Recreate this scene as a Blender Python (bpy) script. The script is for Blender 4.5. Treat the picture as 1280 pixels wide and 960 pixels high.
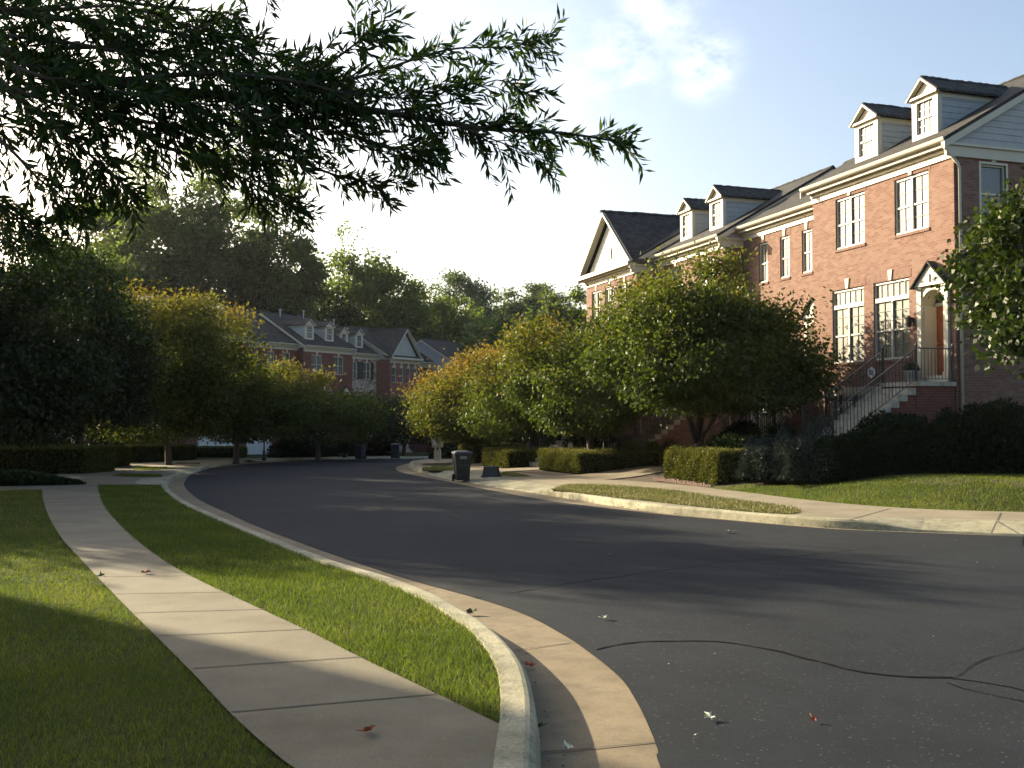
import bpy, bmesh, math, random
import numpy as np
from mathutils import Vector, Matrix
from mathutils.geometry import tessellate_polygon

random.seed(7)
for o in list(bpy.data.objects): bpy.data.objects.remove(o)
SC = bpy.context.scene
COL = SC.collection

# ------------------------------------------------------------------ camera, sky, sun, exposure
F = 1250.0
PITCH = math.atan(38/F)
EYE = 1.6
K = 27/1250.0                      # the street falls away from the camera by about 2 %
SUN_AZ = math.radians(-50)         # from straight ahead, negative = left
SUN_EL = math.radians(19)
cam_d = bpy.data.cameras.new('camera'); cam = bpy.data.objects.new('camera', cam_d); COL.objects.link(cam)
cam.location = (0, 0, EYE); cam.rotation_euler = (math.pi/2 + PITCH, 0, 0)
cam_d.sensor_fit = 'HORIZONTAL'; cam_d.sensor_width = 36; cam_d.lens = 36*F/1280
cam_d.clip_start = 0.05; cam_d.clip_end = 5000
SC.camera = cam
W = bpy.data.worlds.new('World'); SC.world = W; W.use_nodes = True
wn = W.node_tree; wn.nodes.clear()
def N(nt, t, **kw):
    n = nt.nodes.new(t)
    for k, v in kw.items():
        if k.startswith('i_'): n.inputs[k[2:].replace('_', ' ')].default_value = v
        else: setattr(n, k, v)
    return n
sky = N(wn, 'ShaderNodeTexSky', sky_type='NISHITA', sun_disc=False, sun_elevation=SUN_EL, sun_rotation=SUN_AZ,
        air_density=1.0, dust_density=4.0, ozone_density=1.0, altitude=50)
bg = N(wn, 'ShaderNodeBackground'); bg.inputs['Strength'].default_value = 0.078
out = N(wn, 'ShaderNodeOutputWorld')
# thin clouds
tc = N(wn, 'ShaderNodeTexCoord')
no = N(wn, 'ShaderNodeTexNoise'); no.inputs['Scale'].default_value = 7; no.inputs['Detail'].default_value = 7; no.inputs['Roughness'].default_value = .62
mp = N(wn, 'ShaderNodeMapping'); mp.inputs['Scale'].default_value = (1, 1, 1.7); mp.inputs['Location'].default_value = (0.3, .1, 0.2)
def dirpix(px, py):
    a = (px-640)/F; b = -(py-480)/F
    v = Vector((a, math.cos(PITCH)-b*math.sin(PITCH), math.sin(PITCH)+b*math.cos(PITCH))); return v.normalized()
spots = [((880, 78), .036, .6), ((775, 70), .05, .42), ((822, 22), .045, .42), ((700, 110), .09, .2)]
acc = None
for (p, r, s) in spots:
    dn = N(wn, 'ShaderNodeVectorMath', operation='DISTANCE'); dn.inputs[1].default_value = dirpix(*p)
    wn.links.new(tc.outputs['Generated'], dn.inputs[0])
    mr = N(wn, 'ShaderNodeMapRange'); mr.interpolation_type = 'SMOOTHSTEP'
    mr.inputs[1].default_value = r*1.35; mr.inputs[2].default_value = r*.1; mr.inputs[3].default_value = 0; mr.inputs[4].default_value = s
    wn.links.new(dn.outputs['Value'], mr.inputs[0])
    if acc is None: acc = mr.outputs[0]
    else:
        ad = N(wn, 'ShaderNodeMath', operation='MAXIMUM'); wn.links.new(acc, ad.inputs[0]); wn.links.new(mr.outputs[0], ad.inputs[1]); acc = ad.outputs[0]
wn.links.new(tc.outputs['Generated'], mp.inputs[0]); wn.links.new(mp.outputs[0], no.inputs['Vector'])
no.inputs['Scale'].default_value = 16
r2 = N(wn, 'ShaderNodeMapRange'); r2.inputs[1].default_value = .42; r2.inputs[2].default_value = .78; r2.inputs[3].default_value = 0; r2.inputs[4].default_value = 1
wn.links.new(no.outputs['Fac'], r2.inputs[0])
mu = N(wn, 'ShaderNodeMath', operation='MULTIPLY'); wn.links.new(acc, mu.inputs[0]); wn.links.new(r2.outputs[0], mu.inputs[1])
mx = N(wn, 'ShaderNodeMix', data_type='RGBA'); wn.links.new(mu.outputs[0], mx.inputs[0])
wn.links.new(sky.outputs[0], mx.inputs[6]); mx.inputs[7].default_value = (9.5, 9.2, 8.8, 1)
wn.links.new(mx.outputs[2], bg.inputs['Color']); wn.links.new(bg.outputs[0], out.inputs[0])

SUNDIR = Vector((math.sin(SUN_AZ)*math.cos(SUN_EL), math.cos(SUN_AZ)*math.cos(SUN_EL), math.sin(SUN_EL)))
sl = bpy.data.lights.new('sun', 'SUN'); sl.energy = 4.6; sl.angle = math.radians(.55); sl.color = (1, .85, .59)
so = bpy.data.objects.new('sun', sl); so.rotation_euler = SUNDIR.to_track_quat('Z', 'Y').to_euler(); so.location = (-20, 20, 30); COL.objects.link(so)
vs = SC.view_settings; vs.view_transform = 'Standard'; vs.look = 'None'; vs.gamma = 1; vs.exposure = 1.85; vs.use_curve_mapping = False

# ------------------------------------------------------------------ geometry helpers
def G(px, py, h=0.0):
    """point of the street plane raised by h that the photo shows at this pixel"""
    a = (px-640)/F; b = -(py-480)/F
    r = (a, math.cos(PITCH)-b*math.sin(PITCH), math.sin(PITCH)+b*math.cos(PITCH))
    t = (h-EYE)/(r[2]+K*r[1])
    return Vector((r[0]*t, r[1]*t))
def gz(x, y): return -K*y
def tag(o, label=None, cat=None, group=None, kind=None):
    if label: o['label'] = label
    if cat: o['category'] = cat
    if group: o['group'] = group
    if kind: o['kind'] = kind
    return o
def thing(name, label, cat, loc=(0, 0, 0), rot=0.0, group=None):
    o = bpy.data.objects.new(name, None); o.empty_display_size = .3; COL.objects.link(o)
    o.location = loc; o.rotation_euler = (0, 0, rot); return tag(o, label, cat, group)
class MB:
    def __init__(s): s.v = []; s.f = []; s.m = []; s.mi = 0; s.sm = []; s.smooth = False
    def add(s, vs, fs):
        n = len(s.v); s.v += [tuple(p) for p in vs]
        for f in fs: s.f.append(tuple(i+n for i in f)); s.m.append(s.mi); s.sm.append(s.smooth)
        return s
    def box(s, x0, x1, y0, y1, z0, z1):
        return s.add([(x0,y0,z0),(x1,y0,z0),(x1,y1,z0),(x0,y1,z0),(x0,y0,z1),(x1,y0,z1),(x1,y1,z1),(x0,y1,z1)],
                     [(0,3,2,1),(4,5,6,7),(0,1,5,4),(1,2,6,5),(2,3,7,6),(3,0,4,7)])
    def taper(s, cx, cy, z0, z1, a0, b0, a1, b1, dx=0, dy=0):
        return s.add([(cx-a0,cy-b0,z0),(cx+a0,cy-b0,z0),(cx+a0,cy+b0,z0),(cx-a0,cy+b0,z0),
                      (cx+dx-a1,cy+dy-b1,z1),(cx+dx+a1,cy+dy-b1,z1),(cx+dx+a1,cy+dy+b1,z1),(cx+dx-a1,cy+dy+b1,z1)],
                     [(0,3,2,1),(4,5,6,7),(0,1,5,4),(1,2,6,5),(2,3,7,6),(3,0,4,7)])
    def prism(s, pts, d):                     # planar polygon pts (3d) pushed by vector d
        n = len(pts); d = Vector(d); P = [Vector(p) for p in pts]
        return s.add(P+[p+d for p in P], [tuple(range(n))[::-1], tuple(range(n, 2*n))]+[(i, (i+1) % n, n+(i+1) % n, n+i) for i in range(n)])
    def bar(s, a, b, w, h=None):              # rectangular bar from a to b
        a = Vector(a); b = Vector(b); h = h or w; t = (b-a).normalized()
        up = Vector((0,0,1)) if abs(t.z) < .95 else Vector((1,0,0))
        sd = t.cross(up).normalized(); u2 = sd.cross(t)
        q = [sd*w/2+u2*h/2, -sd*w/2+u2*h/2, -sd*w/2-u2*h/2, sd*w/2-u2*h/2]
        return s.add([a+p for p in q]+[b+p for p in q], [(0,1,2,3),(7,6,5,4)]+[(i,i+4,(i+1)%4+4,(i+1)%4) for i in range(4)])
    def tube(s, pts, rad, n=6, cap=True):
        pts = [Vector(p) for p in pts]; rings = []
        if not hasattr(rad, '__len__'): rad = [rad]*len(pts)
        prev = None
        for i, p in enumerate(pts):
            t = (pts[min(i+1, len(pts)-1)]-pts[max(i-1, 0)]).normalized()
            if prev is None: up = Vector((0,0,1)) if abs(t.z) < .9 else Vector((1,0,0)); sd = t.cross(up).normalized()
            else: sd = (prev-t*prev.dot(t)).normalized()
            prev = sd; u2 = t.cross(sd)
            rings.append([p+(sd*math.cos(a)+u2*math.sin(a))*rad[i] for a in [2*math.pi*k/n for k in range(n)]])
        vs = [q for r in rings for q in r]; fs = []
        for i in range(len(pts)-1):
            for k in range(n): fs.append((i*n+k, i*n+(k+1) % n, (i+1)*n+(k+1) % n, (i+1)*n+k))
        if cap: fs += [tuple(range(n))[::-1], tuple((len(pts)-1)*n+k for k in range(n))]
        sv = s.smooth; s.smooth = True; s.add(vs, fs); s.smooth = sv; return s
    def lathe(s, c, prof, n=16):
        rings = [[(c[0]+r*math.cos(2*math.pi*k/n), c[1]+r*math.sin(2*math.pi*k/n), c[2]+z) for k in range(n)] for r, z in prof]
        vs = [q for r in rings for q in r]; fs = []
        for i in range(len(prof)-1):
            for k in range(n): fs.append((i*n+k, i*n+(k+1) % n, (i+1)*n+(k+1) % n, (i+1)*n+k))
        fs += [tuple(range(n))[::-1], tuple((len(prof)-1)*n+k for k in range(n))]
        sv = s.smooth; s.smooth = True; s.add(vs, fs); s.smooth = sv; return s
    def build(s, name, mats, parent=None):
        me = bpy.data.meshes.new(name); me.from_pydata(s.v, [], s.f)
        if not isinstance(mats, (list, tuple)): mats = [mats]
        for m in mats: me.materials.append(m)
        me.polygons.foreach_set('material_index', s.m); me.polygons.foreach_set('use_smooth', s.sm)
        bm = bmesh.new(); bm.from_mesh(me); bmesh.ops.recalc_face_normals(bm, faces=bm.faces); bm.to_mesh(me); bm.free()
        me.update(); o = bpy.data.objects.new(name, me); COL.objects.link(o)
        if parent: o.parent = parent
        return o
def copy_tree(o, parent=None):
    c = o.copy(); COL.objects.link(c); c.parent = parent
    for ch in list(o.children): copy_tree(ch, c)
    return c
def np_mesh(name, V, nper, mats, parent=None, attrs=None, extra=None, mat_idx=None):
    """V: (n*nper,3) vertices, consecutive groups of nper make one face; extra: an MB to append"""
    nf = len(V)//nper; faces_v = np.arange(len(V), dtype=np.int32)
    allV = V; loops = faces_v; starts = np.arange(nf, dtype=np.int32)*nper; tot = np.full(nf, nper, np.int32)
    midx = np.zeros(nf, np.int32)
    ne = 0
    if extra is not None and extra.f:
        ev = np.array(extra.v, float); ne = len(ev); off = len(V)
        el = np.array([i+off for f in extra.f for i in f], np.int32); et = np.array([len(f) for f in extra.f], np.int32)
        es = np.concatenate([[0], np.cumsum(et)[:-1]]).astype(np.int32)+len(loops)
        allV = np.vstack([V, ev]); loops = np.concatenate([loops, el]); starts = np.concatenate([starts, es]); tot = np.concatenate([tot, et])
        midx = np.concatenate([midx, np.array(extra.m, np.int32)+1])
    me = bpy.data.meshes.new(name); me.vertices.add(len(allV)); me.vertices.foreach_set('co', allV.astype(np.float32).ravel())
    me.loops.add(len(loops)); me.loops.foreach_set('vertex_index', loops.astype(np.int32))
    me.polygons.add(len(starts)); me.polygons.foreach_set('loop_start', starts.astype(np.int32))
    try: me.polygons.foreach_set('loop_total', tot)
    except Exception: pass
    if not isinstance(mats, (list, tuple)): mats = [mats]
    for m in mats: me.materials.append(m)
    me.polygons.foreach_set('material_index', midx)
    for k, a in (attrs or {}).items():
        at = me.attributes.new(k, 'FLOAT', 'POINT')
        if ne: a = np.concatenate([a, np.zeros(ne)])
        at.data.foreach_set('value', a.astype(np.float32))
    me.update(calc_edges=True); me.validate()
    o = bpy.data.objects.new(name, me); COL.objects.link(o)
    if parent: o.parent = parent
    return o
def norm(a): return a/np.maximum(np.linalg.norm(a, axis=-1, keepdims=True), 1e-9)
def leaf_verts(P, D, L, Wd, rng, fold=.15):
    n = len(P); D = norm(D); R = norm(rng.normal(size=(n, 3))); S = norm(np.cross(D, R)); U = np.cross(S, D)
    L = L[:, None]; Wd = Wd[:, None]
    v = np.empty((n, 4, 3)); v[:, 0] = P; v[:, 1] = P+D*L*.45+S*Wd*.5+U*Wd*fold; v[:, 2] = P+D*L-U*L*.05; v[:, 3] = P+D*L*.45-S*Wd*.5+U*Wd*fold
    return v.reshape(-1, 3)

# ------------------------------------------------------------------ materials
def newmat(name):
    m = bpy.data.materials.new(name); m.use_nodes = True; nt = m.node_tree; nt.nodes.clear()
    o = N(nt, 'ShaderNodeOutputMaterial'); p = N(nt, 'ShaderNodeBsdfPrincipled'); nt.links.new(p.outputs[0], o.inputs[0]); return m, nt, p, o
def noise(nt, scale, detail=4, rough=.6, vec=None, coord='Object'):
    n = N(nt, 'ShaderNodeTexNoise'); n.inputs['Scale'].default_value = scale; n.inputs['Detail'].default_value = detail; n.inputs['Roughness'].default_value = rough
    if vec is None:
        c = N(nt, 'ShaderNodeTexCoord'); vec = c.outputs[coord]
    nt.links.new(vec, n.inputs['Vector']); return n
def ramp(nt, fac, stops):
    r = N(nt, 'ShaderNodeValToRGB'); e = r.color_ramp.elements
    while len(e) < len(stops): e.new(.5)
    for q, (p, c) in zip(e, stops): q.position = p; q.color = (*c, 1) if len(c) == 3 else c
    nt.links.new(fac, r.inputs[0]); return r
def mixc(nt, fac, a, b, mode='MIX'):
    m = N(nt, 'ShaderNodeMix', data_type='RGBA', blend_type=mode)
    for s, v in ((0, fac), (6, a), (7, b)):
        if hasattr(v, 'links'): nt.links.new(v, m.inputs[s])
        elif s == 0: m.inputs[0].default_value = v
        else: m.inputs[s].default_value = (*v, 1)
    return m.outputs[2]
def bump(nt, p, h, strength=.3, dist=.01):
    b = N(nt, 'ShaderNodeBump'); b.inputs['Strength'].default_value = strength; b.inputs['Distance'].default_value = dist
    nt.links.new(h, b.inputs['Height']); nt.links.new(b.outputs[0], p.inputs['Normal'])
def simple(name, col, rough=.6, var=.12, scale=6, metal=0, spec=.5, bumps=0):
    m, nt, p, o = newmat(name)
    n = noise(nt, scale); c0 = tuple(max(0, c*(1-var)) for c in col); c1 = tuple(min(1, c*(1+var)) for c in col)
    r = ramp(nt, n.outputs['Fac'], [(.3, c0), (.7, c1)]); nt.links.new(r.outputs[0], p.inputs['Base Color'])
    p.inputs['Roughness'].default_value = rough; p.inputs['Metallic'].default_value = metal; p.inputs['Specular IOR Level'].default_value = spec
    if bumps: bump(nt, p, n.outputs['Fac'], bumps, .01)
    return m
def concrete(name, c0, c1, stain=(.16, .14, .11), fine=140, bs=.35):
    m, nt, p, o = newmat(name)
    a = noise(nt, .9, 6, .65); b = noise(nt, fine, 3, .7); c = noise(nt, 5, 5, .7)
    r = ramp(nt, a.outputs['Fac'], [(.35, c0), (.62, c1)])
    k = ramp(nt, b.outputs['Fac'], [(.3, (.62,)*3), (.7, (1.28,)*3)])
    x = mixc(nt, 1.0, r.outputs[0], k.outputs[0], 'MULTIPLY')
    s = ramp(nt, c.outputs['Fac'], [(.46, (0,)*3), (.72, (.75,)*3)])
    x = mixc(nt, s.outputs[0], x, stain)
    nt.links.new(x, p.inputs['Base Color']); p.inputs['Roughness'].default_value = .9; p.inputs['Specular IOR Level'].default_value = .25
    bump(nt, p, b.outputs['Fac'], bs, .004); return m
def brick(name, c1, c2, mortar, rows=.0767, bw=.215, bm=.012, squash=None):
    m, nt, p, o = newmat(name)
    tcn = N(nt, 'ShaderNodeTexCoord'); sp = N(nt, 'ShaderNodeSeparateXYZ'); nt.links.new(tcn.outputs['Object'], sp.inputs[0])
    ad = N(nt, 'ShaderNodeMath', operation='ADD'); nt.links.new(sp.outputs[0], ad.inputs[0]); nt.links.new(sp.outputs[1], ad.inputs[1])
    cb = N(nt, 'ShaderNodeCombineXYZ'); nt.links.new(ad.outputs[0], cb.inputs[0]); nt.links.new(sp.outputs[2], cb.inputs[1])
    bt = N(nt, 'ShaderNodeTexBrick'); nt.links.new(cb.outputs[0], bt.inputs['Vector'])
    bt.inputs['Scale'].default_value = 1; bt.inputs['Brick Width'].default_value = bw; bt.inputs['Row Height'].default_value = rows; bt.inputs['Mortar Size'].default_value = bm/2
    bt.inputs['Mortar Smooth'].default_value = .2; bt.inputs['Bias'].default_value = -.1
    bt.inputs['Color1'].default_value = (*c1, 1); bt.inputs['Color2'].default_value = (*c2, 1); bt.inputs['Mortar'].default_value = (*mortar, 1)
    n = noise(nt, .5, 6, .75); r = ramp(nt, n.outputs['Fac'], [(.3, (.90,)*3), (.7, (1.07,)*3)])
    x = mixc(nt, 1.0, bt.outputs['Color'], r.outputs[0], 'MULTIPLY')
    n2 = noise(nt, 45, 3, .7); r2 = ramp(nt, n2.outputs['Fac'], [(.3, (.8,)*3), (.7, (1.2,)*3)]); x = mixc(nt, 1.0, x, r2.outputs[0], 'MULTIPLY')
    nt.links.new(x, p.inputs['Base Color']); p.inputs['Roughness'].default_value = .9; p.inputs['Specular IOR Level'].default_value = .2
    iv = N(nt, 'ShaderNodeMath', operation='SUBTRACT'); iv.inputs[0].default_value = 1; nt.links.new(bt.outputs['Fac'], iv.inputs[1])
    bump(nt, p, iv.outputs[0], .6, .008); return m
def shingle(name, c1, c2, ux, uy):
    m, nt, p, o = newmat(name)
    tcn = N(nt, 'ShaderNodeTexCoord'); sp = N(nt, 'ShaderNodeSeparateXYZ'); nt.links.new(tcn.outputs['Object'], sp.inputs[0])
    cb = N(nt, 'ShaderNodeCombineXYZ'); nt.links.new(sp.outputs[ux], cb.inputs[0]); nt.links.new(sp.outputs[uy], cb.inputs[1])
    bt = N(nt, 'ShaderNodeTexBrick'); nt.links.new(cb.outputs[0], bt.inputs['Vector']); bt.offset_frequency = 2
    bt.inputs['Scale'].default_value = 1; bt.inputs['Brick Width'].default_value = .17; bt.inputs['Row Height'].default_value = .14; bt.inputs['Mortar Size'].default_value = .009
    bt.inputs['Color1'].default_value = (*c1, 1); bt.inputs['Color2'].default_value = (*c2, 1); bt.inputs['Mortar'].default_value = (.008, .008, .008, 1); bt.inputs['Bias'].default_value = 0
    n = noise(nt, 2.5, 5, .7); r = ramp(nt, n.outputs['Fac'], [(.3, (.65,)*3), (.7, (1.35,)*3)]); x = mixc(nt, 1.0, bt.outputs['Color'], r.outputs[0], 'MULTIPLY')
    nt.links.new(x, p.inputs['Base Color']); p.inputs['Roughness'].default_value = .85; p.inputs['Specular IOR Level'].default_value = .3
    bump(nt, p, bt.outputs['Color'], .9, .03); return m
def siding(name, col):
    m, nt, p, o = newmat(name)
    tcn = N(nt, 'ShaderNodeTexCoord'); sp = N(nt, 'ShaderNodeSeparateXYZ'); nt.links.new(tcn.outputs['Object'], sp.inputs[0])
    mo = N(nt, 'ShaderNodeMath', operation='MODULO'); nt.links.new(sp.outputs[2], mo.inputs[0]); mo.inputs[1].default_value = .19
    dv = N(nt, 'ShaderNodeMath', operation='DIVIDE'); nt.links.new(mo.outputs[0], dv.inputs[0]); dv.inputs[1].default_value = .19
    n = noise(nt, 3)
    r0 = ramp(nt, n.outputs['Fac'], [(.3, tuple(c*.9 for c in col)), (.7, tuple(c*1.08 for c in col))])
    nt.links.new(r0.outputs[0], p.inputs['Base Color']); p.inputs['Roughness'].default_value = .6
    r = ramp(nt, dv.outputs[0], [(0, (0,)*3), (.07, (.05,)*3), (.12, (1,)*3), (1, (.45,)*3)])
    bump(nt, p, r.outputs[0], 1.0, .02); return m
def leafmat(name, stops, trans=.35, gloss=.05, rough=.45):
    m, nt, p, o = newmat(name)
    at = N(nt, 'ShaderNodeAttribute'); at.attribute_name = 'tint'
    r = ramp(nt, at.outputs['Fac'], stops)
    nt.nodes.remove(p)
    d = N(nt, 'ShaderNodeBsdfDiffuse'); t = N(nt, 'ShaderNodeBsdfTranslucent'); g = N(nt, 'ShaderNodeBsdfGlossy'); g.inputs['Roughness'].default_value = rough
    g.inputs['Color'].default_value = (.8, .8, .75, 1)
    tr = mixc(nt, 1.0, r.outputs[0], (1.25, 1.35, .7), 'MULTIPLY')
    nt.links.new(r.outputs[0], d.inputs['Color']); nt.links.new(tr, t.inputs['Color'])
    m1 = N(nt, 'ShaderNodeMixShader'); m1.inputs[0].default_value = trans; nt.links.new(d.outputs[0], m1.inputs[1]); nt.links.new(t.outputs[0], m1.inputs[2])
    m2 = N(nt, 'ShaderNodeMixShader'); m2.inputs[0].default_value = gloss; nt.links.new(m1.outputs[0], m2.inputs[1]); nt.links.new(g.outputs[0], m2.inputs[2])
    nt.links.new(m2.outputs[0], o.inputs[0]); return m

M = {}
# asphalt
m, nt, p, o = newmat('asphalt')
a = noise(nt, .35, 5, .6); b = noise(nt, 190, 2, .6); c = noise(nt, 2.2, 6, .75)
v = N(nt, 'ShaderNodeTexVoronoi'); v.inputs['Scale'].default_value = 85; tcn = N(nt, 'ShaderNodeTexCoord'); nt.links.new(tcn.outputs['Object'], v.inputs['Vector'])
x = ramp(nt, a.outputs['Fac'], [(.35, (.0135, .0168, .0215)), (.62, (.0195, .0235, .0285))]).outputs[0]
x = mixc(nt, 1.0, x, ramp(nt, b.outputs['Fac'], [(.3, (.55,)*3), (.72, (1.5,)*3)]).outputs[0], 'MULTIPLY')
x = mixc(nt, 1.0, x, ramp(nt, c.outputs['Fac'], [(.35, (.85,)*3), (.7, (1.13,)*3)]).outputs[0], 'MULTIPLY')
sv = N(nt, 'ShaderNodeSeparateColor'); nt.links.new(v.outputs['Color'], sv.inputs[0])
x = mixc(nt, ramp(nt, sv.outputs[0], [(.984, (0,)*3), (.992, (.35,)*3)]).outputs[0], x, (.16, .15, .13))
nt.links.new(x, p.inputs['Base Color']); p.inputs['Roughness'].default_value = .9; p.inputs['Specular IOR Level'].default_value = .12
bump(nt, p, b.outputs['Fac'], .55, .006); M['asphalt'] = m
M['tar'] = simple('crack_seal', (.006, .006, .006), .9, .3, 30, spec=.05)
M['walk'] = concrete('sidewalk_concrete', (.135, .117, .078), (.20, .176, .120))
M['apron'] = concrete('driveway_concrete', (.19, .163, .112), (.26, .225, .16))
M['pan'] = concrete('gutter_concrete', (.165, .130, .080), (.225, .180, .115), stain=(.11, .09, .06))
M['curb'] = concrete('kerb_concrete', (.24, .225, .15), (.37, .345, .24), stain=(.10, .10, .07), fine=60)
M['stepc'] = concrete('step_concrete', (.40, .37, .30), (.50, .46, .38))
M['joint'] = simple('joint_dark', (.06, .05, .04), .95)
# ground soil/lawn base
m, nt, p, o = newmat('lawn_soil'); a = noise(nt, 1.3, 6, .7); b = noise(nt, 60, 3, .7)
x = ramp(nt, a.outputs['Fac'], [(.3, (.035, .048, .014)), (.55, (.055, .062, .02)), (.75, (.085, .075, .035))]).outputs[0]
x = mixc(nt, 1.0, x, ramp(nt, b.outputs['Fac'], [(.3, (.55,)*3), (.7, (1.3,)*3)]).outputs[0], 'MULTIPLY')
nt.links.new(x, p.inputs['Base Color']); p.inputs['Roughness'].default_value = 1; p.inputs['Specular IOR Level'].default_value = .1; bump(nt, p, b.outputs['Fac'], .8, .03); M['lawn'] = m
M['mulch'] = simple('mulch', (.045, .028, .018), .95, .4, 40, bumps=.6)
M['grass'] = leafmat('grass_blades', [(0, (.045, .070, .012)), (.5, (.098, .128, .021)), (.8, (.165, .170, .042)), (1, (.25, .21, .10))], .50, .015, .5)
M['grassdry'] = leafmat('verge_blades', [(0, (.06, .085, .02)), (.4, (.12, .12, .04)), (1, (.26, .20, .10))], .3, .04, .5)
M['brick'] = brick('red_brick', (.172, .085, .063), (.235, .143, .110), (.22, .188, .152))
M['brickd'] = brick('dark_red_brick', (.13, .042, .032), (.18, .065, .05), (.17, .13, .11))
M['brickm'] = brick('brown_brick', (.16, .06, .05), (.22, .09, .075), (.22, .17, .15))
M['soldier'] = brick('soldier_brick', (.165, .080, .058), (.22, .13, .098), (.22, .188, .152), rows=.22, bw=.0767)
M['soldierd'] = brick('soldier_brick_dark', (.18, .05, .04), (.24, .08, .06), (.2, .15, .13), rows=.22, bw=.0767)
m, nt, p, o = newmat('field_stone'); v = N(nt, 'ShaderNodeTexVoronoi'); v.inputs['Scale'].default_value = 3.2; tcn = N(nt, 'ShaderNodeTexCoord'); nt.links.new(tcn.outputs['Object'], v.inputs['Vector'])
sv = N(nt, 'ShaderNodeSeparateColor'); nt.links.new(v.outputs['Color'], sv.inputs[0])
nt.links.new(ramp(nt, sv.outputs[0], [(0, (.14, .10, .08)), (.5, (.30, .25, .2)), (1, (.42, .37, .32))]).outputs[0], p.inputs['Base Color']); p.inputs['Roughness'].default_value = .9
bump(nt, p, v.outputs['Distance'], .8, .04); M['stone'] = m
M['shx'] = shingle('cedar_shingle', (.022, .021, .020), (.050, .048, .044), 0, 1)
M['shy'] = shingle('cedar_shingle_cross', (.024, .023, .022), (.062, .060, .056), 1, 0)
M['trim'] = simple('cream_trim', (.50, .46, .36), .5, .05, 3)
M['white'] = simple('white_paint', (.44, .42, .36), .45, .04, 3)
M['sidg'] = siding('grey_siding', (.36, .37, .36))
M['sidc'] = siding('cream_siding', (.66, .62, .52))
M['sidb'] = siding('blue_grey_siding', (.33, .36, .37))
M['key'] = simple('keystone', (.66, .58, .43), .8, .1, 8)
M['black'] = simple('black_iron', (.012, .012, .013), .4, .2, 10)
M['door'] = simple('stained_door', (.34, .085, .025), .35, .2, 9)
M['blackdoor'] = simple('dark_door', (.03, .03, .035), .4)
M['brass'] = simple('brass', (.6, .42, .15), .3, .1, 5, metal=1)
M['munt'] = simple('muntin_grey', (.17, .17, .145), .6)
M['garage'] = simple('garage_paint', (.70, .69, .64), .5, .04, 2)
M['shutter'] = simple('shutter', (.015, .02, .02), .5)
def glass(name, base, stripes=0, rough=.05, coat=.4):
    m, nt, p, o = newmat(name)
    tcn = N(nt, 'ShaderNodeTexCoord'); w = N(nt, 'ShaderNodeTexWave'); w.bands_direction = 'X'; w.inputs['Scale'].default_value = stripes or 1; w.inputs['Distortion'].default_value = .6
    nt.links.new(tcn.outputs['Object'], w.inputs['Vector'])
    r = ramp(nt, w.outputs['Fac'], [(.2, tuple(c*.62 for c in base)), (.8, base)])
    n = noise(nt, .8, 3); r2 = ramp(nt, n.outputs['Fac'], [(.35, (.6,)*3), (.65, (1.1,)*3)])
    nt.links.new(mixc(nt, 1.0, r.outputs[0], r2.outputs[0], 'MULTIPLY'), p.inputs['Base Color'])
    p.inputs['Roughness'].default_value = .5; p.inputs['Coat Weight'].default_value = coat; p.inputs['Coat Roughness'].default_value = rough; return m
M['blind'] = glass('glass_over_curtain', (.13, .13, .10), 3.0)
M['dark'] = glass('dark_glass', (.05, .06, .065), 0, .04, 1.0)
M['bark'] = simple('bark', (.075, .058, .045), .95, .4, 18, bumps=.8)
M['barkl'] = simple('pale_bark', (.26, .20, .15), .9, .35, 14, bumps=.6)
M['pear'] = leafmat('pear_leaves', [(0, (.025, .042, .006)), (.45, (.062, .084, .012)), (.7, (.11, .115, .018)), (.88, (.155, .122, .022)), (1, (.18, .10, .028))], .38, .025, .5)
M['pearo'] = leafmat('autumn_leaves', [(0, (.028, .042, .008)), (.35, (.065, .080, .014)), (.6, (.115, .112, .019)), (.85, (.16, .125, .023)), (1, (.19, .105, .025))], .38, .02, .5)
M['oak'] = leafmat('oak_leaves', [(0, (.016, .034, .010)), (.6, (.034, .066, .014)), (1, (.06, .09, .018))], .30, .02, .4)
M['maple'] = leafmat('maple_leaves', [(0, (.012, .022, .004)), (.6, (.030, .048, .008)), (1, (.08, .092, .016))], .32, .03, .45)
M['far'] = leafmat('wood_leaves', [(0, (.050, .075, .022)), (.5, (.095, .128, .036)), (1, (.16, .19, .055))], .46, .02, .5)
M['farhaze'] = leafmat('hazed_wood_leaves', [(0, (.05, .078, .036)), (.5, (.08, .112, .055)), (1, (.12, .15, .075))], .3, .02, .5)  # blue of the distance haze is mixed into the leaf colour
M['lime'] = leafmat('bright_leaves', [(0, (.06, .10, .02)), (.5, (.11, .16, .035)), (1, (.18, .21, .06))], .3, .06, .5)
M['hedge'] = leafmat('hedge_leaves', [(0, (.035, .048, .010)), (.5, (.09, .095, .02)), (1, (.20, .17, .05))], .25, .02, .5)
M['yew'] = leafmat('evergreen_leaves', [(0, (.006, .012, .005)), (.7, (.014, .025, .008)), (1, (.045, .075, .015))], .12, .02, .4)
M['spruce'] = leafmat('blue_spruce_needles', [(0, (.015, .022, .020)), (1, (.05, .068, .068))], .12, .02, .5)
M['core'] = simple('dark_core', (.010, .013, .006), 1, spec=0)  # near-black fill for the solid cores inside hedges and shrubs
M['bin'] = simple('black_bin_plastic', (.013, .014, .016), .42, .1, 4)
M['binblue'] = simple('navy_bin_plastic', (.015, .022, .04), .4, .1, 4)
M['lab'] = simple('bin_print', (.5, .5, .5), .6)
M['rubber'] = simple('rubber', (.012, .012, .012), .8)
M['mailg'] = simple('mailbox_paint', (.42, .38, .30), .5, .06, 5)
M['mailp'] = simple('mailbox_post', (.52, .47, .36), .7, .1, 5)
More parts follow.
